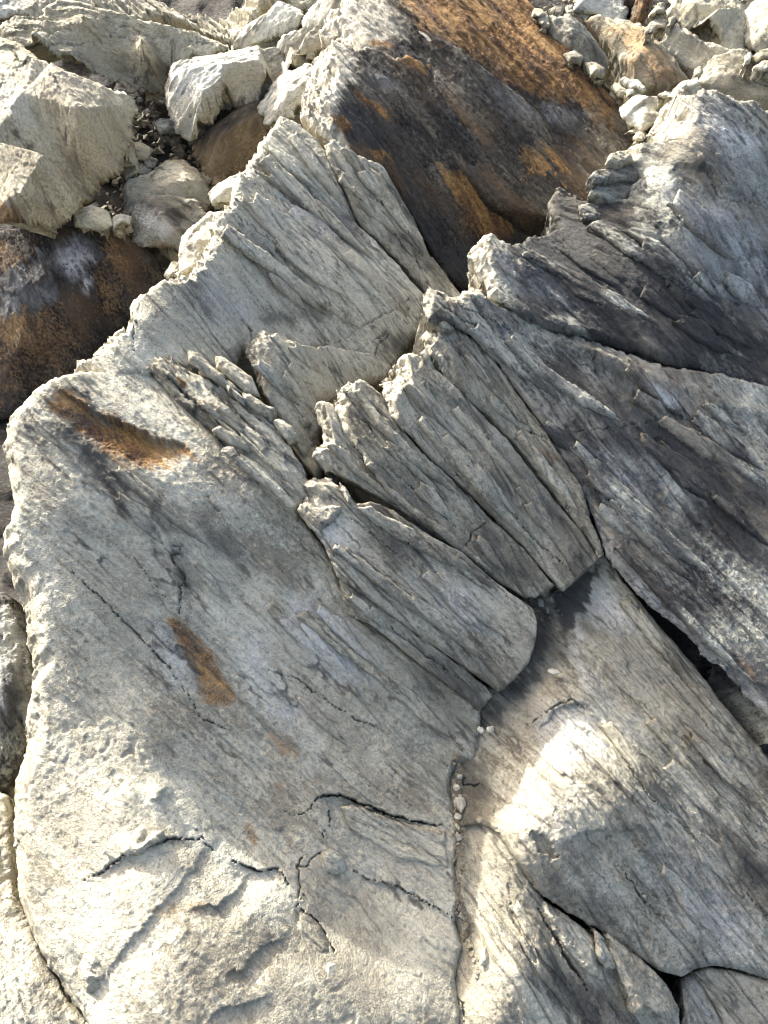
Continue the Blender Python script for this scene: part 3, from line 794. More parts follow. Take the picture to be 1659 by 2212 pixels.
M2, sM2 = rock('knobbly_slab', [
    (530, 755, 14, 4), (536, 735, 16, 5), (555, 714, 16, 5), (600, 716, 13.5, 3), (650, 745, 8.5), (720, 745, 1.5), (800, 760, -5), (850, 790, -9), (835, 815, -10), (790, 822, -8),
    (740, 850, -6), (690, 870, -3), (692, 920, -3), (690, 950, -3), (660, 990, -2), (640, 960, 1), (610, 905, 5, 1.5), (592, 880, 7, 1.5), (575, 855, 9, 2), (555, 815, 12, 3)],
    ctrl=[(600, 780, 11.5), (620, 800, 9.5), (680, 820, 3)], lin=43, w=0.8, bottom=18, wall=2, jag=0.7, lam=(0.5, 2.5, 1.4, 9), streak=0.35, grain=0.3, chunk=0.9, fresh_lit=0.35,
    cracks=[([(560, 770), (620, 840), (690, 900)], 0.25, 1.0), ([(690, 780), (720, 800), (740, 840)], 0.25, 1.0)],
    stains_shade=[('warm', [(600, 720), (700, 760), (690, 820), (640, 800)], 30, 0.5)],
    label='pale knobbly slab with a sunlit rounded nose below the dark blue-grey patch', category='rock slab')
for pts, hh_ in [([(648, 928), (665, 913), (692, 930), (674, 955), (650, 942)], -1), ([(612, 938), (645, 945), (668, 958), (692, 968), (702, 1000), (682, 1032), (655, 1000)], -3),
                 ([(640, 905), (660, 900), (672, 912), (655, 922)], 2)]:
    rock('stone_block', [(x, y, hh_) for x, y in pts], lin=43, w=1.0, bottom=10, wall=0.8, lam=(0, 2, 2, 8), streak=0.2, grain=0.15, parent=M2, mat='boulder', fresh_lit=0)

U2, sU2 = rock('cracked_slab', [
    (700, 308, 19, 2), (725, 294, 20, 1.5), (760, 325, 18), (830, 355, 14), (870, 425, 9), (930, 540, 2), (1015, 650, -5), (960, 648, -6), (920, 628, -5), (860, 560, 1),
    (800, 500, 6.5), (772, 470, 9), (748, 412, 13), (706, 340, 17)], lin=42, w=0.8, bottom=25, wall=1.5, lam=(0.8, 3.0, 1.4, 12), streak=0.45, grain=0.12, jag=0.7, fresh_lit=0.5,
    cracks=[([(705, 330), (760, 390), (830, 450)], 0.35, 1.5), ([(760, 400), (800, 430), (860, 500)], 0.3, 1.2), ([(800, 450), (870, 530), (920, 590)], 0.4, 1.8), ([(740, 330), (800, 360), (850, 400)], 0.3, 1.2)],
    stains_shade=[('dark', [(850, 400), (1010, 640), (960, 640), (860, 520)], 30, 0.55), ('warm', [(700, 310), (840, 360), (850, 400), (760, 380)], 20, 0.3)],
    mat='pale', label='narrow cracked grey slab between the ridge slab and the dark rusty slab', category='rock slab')

# ---------------------------------------------------------------- dark rusty slab at the top, three layers
T1, sT1 = rock('rusty_slab', [
    (690, 60, 22, 6), (715, 15, 23, 8), (745, -25, 24, 8), (800, -40, 24, 4), (1110, -45, 22), (1180, 45, 19), (1265, 150, 17), (1340, 205, 14), (1395, 290, 10), (1330, 370, 4), (1200, 480, -4),
    (1050, 430, 0), (900, 260, 12), (760, 150, 18, 4)], ctrl=[(950, 60, 21), (1100, 180, 14), (1200, 300, 6)],
    lin=36, step=0.004, w=1.0, bottom=30, wall=3, lam=(0.7, 3.0, 1.0, 7), streak=0.35, grain=0.2, chunk=0.5, jag=0.9, mat='rusty', fresh_lit=0.95,
    stains_shade=[('rust', [(850, -30), (1150, -30), (1200, 60), (1300, 170), (1340, 250), (1200, 230), (1100, 185), (1000, 115), (910, 70)], 30, 0.62), ('rust', [(1100, 150), (1320, 220), (1340, 260), (1200, 240)], 40, 0.5),
            ('fresh_lit', [(690, 40), (740, -20), (820, -20), (860, 40), (870, 80), (780, 110), (700, 100)], 14, 0.95), ('rust', [(790, 88), (860, 85), (858, 105), (800, 105)], 8, 0.8),
            ('dark', [(780, 45), (800, 42), (800, 62), (785, 65)], 5, 0.9), ('pale', [(1180, 230), (1260, 250), (1240, 280), (1190, 260)], 20, 0.5)],
    label='large dark slate slab splashed with orange rust, cream broken end at its left', category='rock slab')
rock('middle_layer', [
    (860, 78, 21, 4), (920, 60, 21.5, 4), (938, 74, 21.5), (1003, 110, 19), (1109, 192, 14), (1200, 262, 8), (1330, 370, 3), (1300, 400, 1), (1200, 450, -3), (1050, 340, 6),
    (933, 180, 16), (930, 140, 17, 3), (880, 118, 19, 3)], lin=36, step=0.004, w=0.8, bottom=8, wall=0.8, lam=(0.4, 2.4, 1, 8), streak=0.25, grain=0.2, jag=0.5, parent=T1, mat='rusty', fresh_lit=1.0,
    stains_shade=[('rust', [(1120, 320), (1200, 320), (1275, 350), (1270, 415), (1200, 430), (1140, 380)], 25, 0.6), ('pale', [(1060, 180), (1130, 210), (1160, 260), (1100, 240)], 20, 0.35), ('fresh_lit', [(862, 66), (932, 60), (930, 130), (870, 110)], 8, 1.0)])
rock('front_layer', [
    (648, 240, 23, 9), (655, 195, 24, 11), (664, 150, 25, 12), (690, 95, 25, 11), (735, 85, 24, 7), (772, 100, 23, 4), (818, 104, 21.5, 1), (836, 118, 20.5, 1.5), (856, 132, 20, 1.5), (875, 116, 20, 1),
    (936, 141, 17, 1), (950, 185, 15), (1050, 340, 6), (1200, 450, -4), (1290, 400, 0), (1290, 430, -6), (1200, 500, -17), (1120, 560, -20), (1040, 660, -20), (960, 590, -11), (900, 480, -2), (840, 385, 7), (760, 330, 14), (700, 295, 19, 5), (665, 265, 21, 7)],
    lin=38, step=0.0036, w=1.0, bottom=22, wall=3, k=0.9, lam=(0.55, 2.6, 1.2, 8), streak=0.35, grain=0.2, chunk=0.5, jag=0.8, parent=T1, mat='rusty', fresh_lit=1.0,
    cracks=[([(933, 150), (930, 180), (936, 200)], 0.3, 1.5), ([(820, 110), (860, 150), (900, 190)], 0.2, 0.7)],
    stains_shade=[('fresh_lit', [(640, 240), (655, 150), (685, 75), (735, 80), (768, 126), (740, 200), (735, 222), (712, 270), (690, 292), (660, 275)], 9, 1.0), ('warm', [(650, 180), (690, 190), (705, 240), (670, 230)], 10, 0.6), ('rust', [(775, 205), (800, 212), (845, 245), (840, 255), (800, 240)], 7, 0.9), ('rust', [(938, 166), (975, 163), (1030, 203), (1040, 238), (990, 234), (950, 202)], 8, 0.9),
            ('rust', [(715, 250), (735, 245), (755, 270), (745, 290)], 6, 0.7), ('rust', [(800, 325), (825, 320), (845, 340), (820, 345)], 6, 0.8), ('rust', [(860, 122), (890, 120), (940, 150), (930, 175), (890, 140)], 8, 0.75),
            ('rust', [(945, 350), (1000, 372), (1060, 420), (1085, 480), (1050, 500), (1000, 450)], 14, 0.75), ('rust', [(980, 420), (1090, 440), (1110, 500), (1060, 530), (1000, 500)], 20, 0.6),
            ('dark', [(735, 225), (780, 240), (830, 300), (810, 320), (760, 300), (730, 265)], 10, 0.9), ('dark', [(1040, 240), (1100, 270), (1080, 290), (1040, 260)], 10, 0.7),
            ('pale', [(800, 160), (830, 150), (860, 190), (820, 190)], 12, 0.3), ('dark', [(860, 420), (1010, 560), (1180, 480), (1190, 520), (1040, 650), (930, 560)], 40, 0.9)],  # broad dark patch paints the shade of the overhung pocket
    label='dark front layer with rust blotches and a crumbling cream edge')

# ---------------------------------------------------------------- right-hand slabs
R1, sR1 = rock('dark_slab', [
    (1720, 285, 32), (1620, 222, 37, 2), (1560, 203, 39, 2), (1486, 189, 40, 2), (1464, 198, 40, 11), (1435, 224, 38, 12), (1414, 262, 35, 12), (1416, 292, 32, 9), (1380, 300, 29, 4), (1358, 314, 27, 3),
    (1365, 350, 25, 2), (1384, 380, 23, 2), (1350, 425, 20, 2), (1290, 430, 17, 1.5), (1240, 415, 15, 1.5), (1205, 405, 13, 1.5), (1188, 425, 12, 1.5), (1190, 450, 11, 1.5), (1210, 488, 11),
    (1167, 505, 14, 1.5), (1141, 511, 16, 1.5), (1119, 532, 18, 1), (1090, 522, 21, 2), (1061, 503, 23, 3), (1040, 507, 24, 5), (1018, 520, 24, 6), (1018, 545, 23, 6), (1025, 570, 22, 5), (1050, 610, 20, 3),
    (1058, 635, 19, 2), (1110, 664, 18), (1180, 696, 16), (1255, 711, 14.5), (1305, 726, 13), (1380, 751, 9.5), (1455, 781, 5.5), (1515, 791, 2.8), (1580, 816, -1.2), (1660, 836, -3.6), (1720, 850, -5)],
    ctrl=[(1300, 600, 14), (1500, 500, 21), (1400, 450, 22), (1250, 520, 13), (1600, 350, 31), (1500, 300, 35), (1600, 650, 6), (1450, 650, 11), (1150, 580, 18), (1200, 640, 16)],
    lin=33, w=0.9, bottom=24, wall=2.5, k=0.85, jag=0.9, lam=(0.7, 2.6, 1.1, 8), streak=0.45, grain=0.2, chunk=0.5, mat='slate', fresh_lit=1.0,
    cracks=[([(1340, 500), (1420, 560), (1520, 640), (1650, 720)], 0.2, 0.7), ([(1560, 640), (1590, 590), (1595, 560)], 0.2, 0.6), ([(1130, 560), (1200, 600), (1240, 620)], 0.35, 1.2), ([(1366, 346), (1380, 372)], 0.5, 2.0),
            ([(1530, 360), (1545, 390), (1560, 420), (1640, 440)], 0.4, 1.2)],
    ledges=[([(1640, 430), (1560, 400), (1540, 355), (1470, 350), (1440, 370)], 1.5, 80)],
    bumps=[(1120, 570, 120, 25, 30, 1.6), (1200, 660, 120, 20, 28, -1.5), (1320, 660, 220, 22, 30, 1.2), (1480, 420, 50, 30, 0, -2), (1560, 700, 200, 20, 28, 1.2)],
    stains_shade=[('fresh_lit', [(1464, 196), (1486, 187), (1503, 212), (1507, 245), (1482, 296), (1430, 303), (1412, 282), (1415, 256), (1434, 224)], 6, 1.0), ('pale', [(1460, 420), (1560, 430), (1659, 560), (1659, 680), (1560, 600), (1480, 520)], 40, 0.7), ('pale', [(1520, 220), (1600, 290), (1640, 350), (1560, 330), (1500, 260)], 25, 0.45),
            ('warm', [(1430, 240), (1520, 250), (1600, 420), (1659, 440), (1659, 520), (1500, 420), (1440, 340)], 40, 0.9), ('warm', [(1490, 500), (1550, 500), (1560, 560), (1500, 560)], 20, 0.6),
            ('dark', [(1190, 410), (1280, 430), (1360, 500), (1500, 640), (1659, 760), (1500, 760), (1300, 700), (1150, 560)], 60, 0.85), ('pale', [(1080, 560), (1150, 600), (1250, 650), (1200, 650), (1100, 620)], 20, 0.5), ('pale', [(1560, 270), (1610, 280), (1640, 310), (1590, 310)], 8, 0.9)],
    label='large dark slate slab at right edge with cream sunlit broken corner at its top', category='rock slab')
for pts, hh_, mt in [([(1310, 346), (1317, 330), (1336, 325), (1358, 322), (1372, 340), (1345, 352)], 27, 'boulder'), ([(1272, 380), (1285, 368), (1307, 365), (1326, 349), (1368, 347), (1385, 374), (1375, 386), (1320, 386), (1285, 392)], 24, 'slate'),
                     ([(1274, 412), (1280, 395), (1290, 384), (1358, 382), (1386, 388), (1378, 405), (1352, 426), (1300, 424)], 21, 'slate'), ([(1250, 445), (1275, 436), (1320, 430), (1350, 445), (1300, 470), (1265, 470)], 16.5, 'slate')]:
    rock('edge_plate', [(x, y, hh_ - 0.02 * (x - pts[0][0])) for x, y in pts], lin=15, w=0.7, p='tri', bottom=7, wall=0.8, lam=(0.4, 2.5, 1.5, 10), grain=0.2, jag=0.7, parent=R1, mat=mt, fresh_lit=0.3)
rock('splinter', [(1028, 585, 14), (1022, 600, 13), (1035, 622, 12), (1052, 635, 12), (1045, 600, 14)], lin=50, w=1, bottom=7, wall=0.6, parent=R1, mat='white', fresh_lit=0.8)
rock('splinter', [(1006, 630, 14), (1020, 618, 14), (1045, 625, 13), (1060, 645, 12), (1030, 648, 13)], lin=30, w=1, bottom=7, wall=0.6, parent=R1, mat='white', fresh_lit=0.8)

R2, sR2 = rock('blue_grey_slab', [
    (912, 651, 23, 4), (924, 617, 25, 4), (955, 632, 24, 4), (985, 640, 23, 4), (1004, 624, 23, 3), (1030, 622, 22, 2), (1055, 645, 19, 1.5), (1110, 668, 16), (1200, 716, 11, 2), (1280, 736, 10.5, 2.5), (1330, 751, 9.8, 2.5), (1405, 776, 7.8, 2),
    (1515, 800, 3.8), (1600, 815, 0.6), (1720, 845, -3.6), (1720, 1605, -24), (1659, 1545, -21.5, -2.5), (1600, 1480, -19, -3), (1520, 1400, -16, -3), (1440, 1330, -13, -3.5), (1380, 1280, -11, -3.5), (1312, 1192, -8, -3),
    (1270, 1080, -3, -2.5), (1225, 1000, 1, -2), (1195, 946, 4), (1130, 860, 9), (1080, 787, 13), (1020, 722, 18), (960, 690, 22), (925, 685, 23)],
    ctrl=[(1250, 850, 6.5), (1400, 950, -0.5), (1550, 1050, -6.5), (1350, 1100, -4), (1500, 1250, -11.5), (1600, 1400, -16.5), (1650, 1000, -6), (1100, 720, 15), (1180, 800, 10), (1300, 950, 3)],
    lin=42, w=0.9, bottom=26, wall=1.5, under=0.6, k=0.8, jag=0.7, lam=(0.6, 2.6, 1.0, 7), streak=0.4, grain=0.22, chunk=0.5, mat='slate', fresh_lit=0.55,
    cracks=[([(1195, 946), (1260, 930), (1380, 915), (1450, 905), (1500, 900)], 0.2, 1.0), ([(1380, 1050), (1430, 1030), (1450, 1010)], 0.15, 0.5), ([(1340, 1030), (1450, 1100), (1560, 1160)], 0.2, 0.7), ([(940, 650), (1000, 690), (1060, 720)], 0.4, 1.8),
            ([(960, 640), (1040, 680), (1120, 720)], 0.4, 1.5), ([(1440, 1180), (1520, 1250), (1659, 1370)], 0.2, 0.7)],
    bumps=[(1310, 780, 150, 16, 22, 2.6), (1520, 960, 160, 14, 30, 2.0), (1200, 690, 130, 12, 25, 1.5), (1640, 900, 120, 18, 25, 1.8), (1590, 1040, 120, 20, 30, 1.0)],
    stains_shade=[('dark', [(1180, 940), (1300, 980), (1450, 1080), (1659, 1160), (1659, 1060), (1500, 930), (1300, 920)], 50, 0.45), ('dark', [(1440, 1060), (1659, 1090), (1659, 1240), (1520, 1180)], 40, 0.6),
            ('pale', [(1280, 980), (1400, 960), (1480, 1040), (1420, 1100), (1320, 1060)], 40, 0.4), ('warm', [(1250, 800), (1420, 830), (1430, 900), (1240, 920), (1170, 840)], 40, 0.45),
            ('pale', [(1400, 820), (1450, 850), (1470, 880), (1430, 870)], 8, 0.9), ('pale', [(1220, 1010), (1300, 1130), (1480, 1340), (1659, 1520), (1640, 1540), (1430, 1340), (1290, 1180)], 10, 0.45),
            ('warm', [(1380, 1090), (1440, 1080), (1470, 1130), (1420, 1150)], 14, 0.7), ('rust', [(1560, 1380), (1630, 1440), (1650, 1500), (1590, 1440)], 12, 0.35)],
    label='broad blue-grey slate slab crossed by a thin dark joint, at right centre', category='rock slab')

S5, sS5 = rock('strip_slab', [
    (920, 740, 20, 5), (922, 697, 22, 6), (945, 690, 19, 2), (985, 700, 17.5, 1), (1030, 735, 15), (1080, 792, 11.5), (1130, 864, 8), (1195, 950, 3.5), (1228, 1005, 0), (1262, 1062, -3), (1278, 1120, -5.5), (1310, 1192, -9), (1298, 1192, -9.5),
    (1255, 1135, -7.5), (1200, 1060, -3.5), (1130, 975, 1), (1060, 900, 6), (1000, 855, 10.5), (965, 815, 14, 2), (945, 780, 16, 2.5)], lin=48, w=0.8, bottom=22, wall=1.6, lam=(0.6, 3, 1.2, 14), streak=0.4, grain=0.15, jag=0.6, chunk=1.0, fresh_lit=0.7, mat='grey',
    cracks=[([(1100, 905), (1120, 925), (1190, 950)], 0.4, 1.8), ([(1110, 930), (1160, 1000), (1215, 1060), (1250, 1130)], 0.4, 2.0), ([(960, 720), (1040, 800), (1120, 890)], 0.2, 0.8)],
    stains_shade=[('rust', [(1140, 960), (1180, 965), (1212, 985), (1200, 1000), (1160, 985)], 6, 0.45), ('warm', [(1140, 960), (1200, 965), (1215, 990), (1170, 990)], 6, 0.9)],
    label='long thin pale slab squeezed between the finger slabs and the blue-grey slab', category='rock slab')
for pts, hh_ in [([(914, 650), (926, 618), (950, 635), (975, 668), (950, 675)], 23), ([(925, 690), (935, 668), (960, 680), (985, 710), (960, 715)], 21.5), ([(960, 650), (985, 640), (1020, 668), (1050, 695), (1010, 690)], 21)]:
    rock('splinter', [(x, y, hh_ - 0.04 * (x - pts[0][0])) for x, y in pts], lin=42, w=1.4, bottom=7, wall=0.8, lam=(0.4, 3, 2, 14), grain=0.2, jag=0.6, fresh_lit=0.7, parent=R2, mat='grey')

# ---------------------------------------------------------------- the finger slabs in the middle
FA = dict(inset=0.12, w=0.35, k=1.1, under=0.3, bottom=20, wall=1.0, streak=0.35, grain=0.16, jag=0.7, chunk=0.4, mat='grey', category='rock slab', group='finger slabs in the middle')
F1, sF1 = rock('finger_slab', [
    (826, 856, 16, 6), (831, 818, 18, 8), (847, 793, 19, 8), (866, 762, 19, 7), (884, 755, 18, 4), (910, 768, 15.5, 2), (945, 799, 13.5), (974, 826, 11.5), (1003, 856, 9.5), (1080, 931, 4), (1164, 1035, -3), (1218, 1101, -7.5), (1266, 1158, -11), (1297, 1205, -14),
    (1266, 1236, -15), (1248, 1250, -15.5), (1220, 1274, -16), (1211, 1268, -15.5), (1166, 1221, -13), (1134, 1181, -10.5), (1089, 1137, -7), (971, 1023, 1.8), (929, 985, 4.8), (884, 937, 8.5), (856, 908, 11), (838, 886, 12.5, 3)],
    ctrl=[(950, 900, 9.5), (1050, 1020, 2)], lin=47, lam=(0.35, 2.4, 0.9, 10), fresh_lit=0.95, **FA,
    cracks=[([(1000, 1020), (980, 1025), (972, 1040)], 0.3, 1.2), ([(1060, 1050), (1110, 1020)], 0.12, 0.5), ([(1190, 1180), (1230, 1140)], 0.12, 0.5), ([(1085, 1085), (1160, 1170), (1240, 1240)], 0.3, 1.2), ([(880, 880), (960, 960), (1040, 1060)], 0.2, 0.6)],
    ledges=[([(880, 800), (920, 835), (960, 870), (1000, 900)], -1.2, 60)],
    stains_shade=[('warm', [(900, 860), (1100, 1020), (1280, 1200), (1200, 1250), (1000, 1050), (900, 940)], 50, 0.55), ('dark', [(1150, 1210), (1280, 1190), (1240, 1260), (1200, 1265)], 25, 0.45)],
    label='widest finger slab, cream broken end, ending above the dark hollow')
rock('splinter', [(888, 808, 15), (912, 772, 16.5), (938, 802, 15), (968, 838, 13), (992, 872, 10), (960, 862, 11.5), (920, 838, 13.5)], lin=47, w=1.0, bottom=6, wall=0.6, lam=(0.3, 3, 1.4, 14), parent=F1, mat='grey', fresh_lit=0.5)
rock('splinter', [(908, 762, 17), (918, 752, 17), (930, 765, 16.5), (940, 790, 15), (928, 795, 15.5)], lin=47, w=1.0, bottom=6, wall=0.6, lam=(0.3, 3, 1.4, 14), parent=F1, mat='grey', fresh_lit=0.3)
F2, sF2 = rock('finger_slab', [
    (722, 862, 14, 5), (733, 838, 15, 6), (748, 821, 15, 6), (769, 810, 14.5, 4), (787, 820, 12, 2), (824, 848, 11), (838, 880, 10.3), (860, 915, 8.8), (929, 989, 3.5), (971, 1027, 0.6), (1089, 1141, -7.8), (1134, 1185, -11.2), (1166, 1225, -14), (1198, 1264, -17),
    (1155, 1292, -18), (1134, 1290, -17), (1076, 1253, -13), (996, 1190, -8), (929, 1136, -3.5), (900, 1106, -1.5), (843, 1055, 2.5), (788, 1000, 6.5), (783, 978, 7.5), (740, 937, 10, 2), (722, 892, 11.5, 4)],
    ctrl=[(850, 990, 6)], lin=45, lam=(0.5, 3.0, 1.0, 12), fresh_lit=0.8, **FA,
    cracks=[([(790, 870), (850, 940), (920, 1000)], 0.35, 1.5), ([(830, 1000), (900, 1060), (1000, 1150)], 0.3, 1.2), ([(1000, 1185), (1012, 1170), (1018, 1150), (1050, 1130)], 0.35, 1.5), ([(780, 900), (800, 925), (812, 950)], 0.5, 2.0)],
    bumps=[(812, 905, 30, 14, 50, -2.0)],
    stains_shade=[('dark', [(780, 860), (815, 890), (812, 925), (790, 910)], 10, 0.5), ('warm', [(900, 1020), (1150, 1240), (1120, 1285), (900, 1100)], 40, 0.5), ('dark', [(1060, 1180), (1150, 1230), (1150, 1290), (1080, 1250)], 30, 0.4)],
    label='middle finger slab with a rounded double-lobed end beside the widest finger slab')
rock('splinter', [(803, 935, 9), (815, 905, 10.5), (828, 898, 10.5), (850, 912, 9), (880, 950, 6), (930, 1000, 2), (900, 1000, 3.5), (850, 965, 6)], lin=46, w=1.2, bottom=5, wall=0.6, lam=(0.3, 3, 1.2, 14), parent=F2, mat='grey', fresh_lit=0.6)
F3, sF3 = rock('finger_slab', [
    (672, 982, 10, 4), (682, 962, 10.5, 4), (697, 950, 11, 5), (696, 920, 11.5, 5), (685, 895, 12, 4.5), (680, 872, 10.5, 3), (695, 862, 10.5, 3), (720, 868, 10, 2), (727, 890, 9), (742, 937, 7.5), (785, 985, 4.5), (790, 1002, 4), (843, 1057, 0), (900, 1108, -3.5), (971, 1152, -7.5),
    (1000, 1187, -10), (950, 1162, -8), (880, 1112, -3.5), (800, 1062, 1.5), (730, 1022, 5.5, 1.5), (700, 1007, 7.5, 2.5)], lin=43, lam=(0.4, 2.6, 1.0, 12), fresh_lit=0.7, **FA,
    cracks=[([(700, 890), (720, 940), (760, 985)], 0.2, 0.8), ([(760, 1010), (850, 1075), (930, 1140)], 0.2, 0.8)],
    label='narrow finger slab with a stepped pale end')
F4, sF4 = rock('finger_slab', [
    (640, 1100, 9, 5), (654, 1078, 9.5, 5), (644, 1060, 9, 3), (656, 1044, 9.5, 3), (680, 1030, 9.5, 3), (710, 1030, 9, 3), (740, 1055, 7.5, 2.5), (770, 1087, 5.5), (800, 1081, 4.5), (850, 1102, 2), (940, 1160, -3.5), (1000, 1194, -7), (1076, 1260, -12), (1130, 1297, -15.5),
    (1155, 1318, -17.5), (1162, 1352, -18.5), (1156, 1392, -19.5), (1144, 1430, -20), (1112, 1466, -20.5), (1090, 1486, -20.5), (1078, 1492, -20.5), (1000, 1437, -15), (930, 1387, -10), (850, 1332, -4.5), (760, 1267, 1.5), (727, 1242, 3.5), (700, 1178, 5.5), (668, 1135, 7)],
    ctrl=[(800, 1180, 1.5), (900, 1270, -5), (1030, 1380, -13.5)], lin=41, lam=(0.4, 2.4, 1.0, 9), fresh_lit=0.85, **FA,
    cracks=[([(740, 1105), (830, 1175), (950, 1260)], 0.2, 0.8), ([(820, 1230), (930, 1310), (1040, 1400)], 0.18, 0.6), ([(700, 1110), (760, 1160), (800, 1200)], 0.25, 0.8), ([(985, 1190), (1080, 1270), (1150, 1345)], 0.2, 0.7)],
    stains_shade=[('pale', [(930, 1240), (1000, 1280), (1050, 1350), (980, 1330)], 30, 0.55), ('warm', [(880, 1330), (1100, 1470), (1060, 1480), (930, 1390)], 30, 0.5), ('pale', [(640, 1100), (760, 1150), (800, 1220), (700, 1160)], 30, 0.5)],
    label='lowest finger slab, broad and rounded at its lower end by the pebble crease')
for pts, hh_ in [([(640, 1098), (660, 1082), (690, 1092), (720, 1085), (745, 1092), (720, 1125), (690, 1145), (668, 1135)], 9.0), ([(733, 1040), (748, 1052), (762, 1080), (752, 1085), (742, 1068)], 9)]:
    rock('broken_chunk', [(x, y, hh_ - 0.02 * (x - pts[0][0])) for x, y in pts], lin=41, w=1.0, bottom=5, wall=0.6, lam=(0.2, 3, 2, 10), grain=0.3, jag=0.7, chunk=1.0, parent=F4, mat='pale', fresh_lit=0.8)
F5, sF5 = rock('finger_slab', [
    (732, 1248, 1), (740, 1240, 1.5), (770, 1268, 0), (850, 1332, -6), (930, 1387, -12), (1000, 1437, -17), (1050, 1480, -21), (1066, 1502, -22), (1055, 1512, -22.5), (1036, 1536, -23), (1000, 1502, -20), (930, 1452, -15), (850, 1385, -8.5), (800, 1348, -4.5), (762, 1327, -2, 1.5), (740, 1292, 0, 1.5)],
    lin=41, lam=(0.5, 3.0, 1.2, 14), fresh_lit=0.2, **FA, cracks=[([(760, 1285), (830, 1345), (930, 1420), (1010, 1480)], 0.3, 1.2)], stains_shade=[('warm', [(800, 1320), (1050, 1480), (1030, 1530), (850, 1390)], 30, 0.6), ('dark', [(900, 1400), (1060, 1490), (1040, 1530), (920, 1450)], 30, 0.4)],
    label='thin slab tucked under the lowest finger slab')

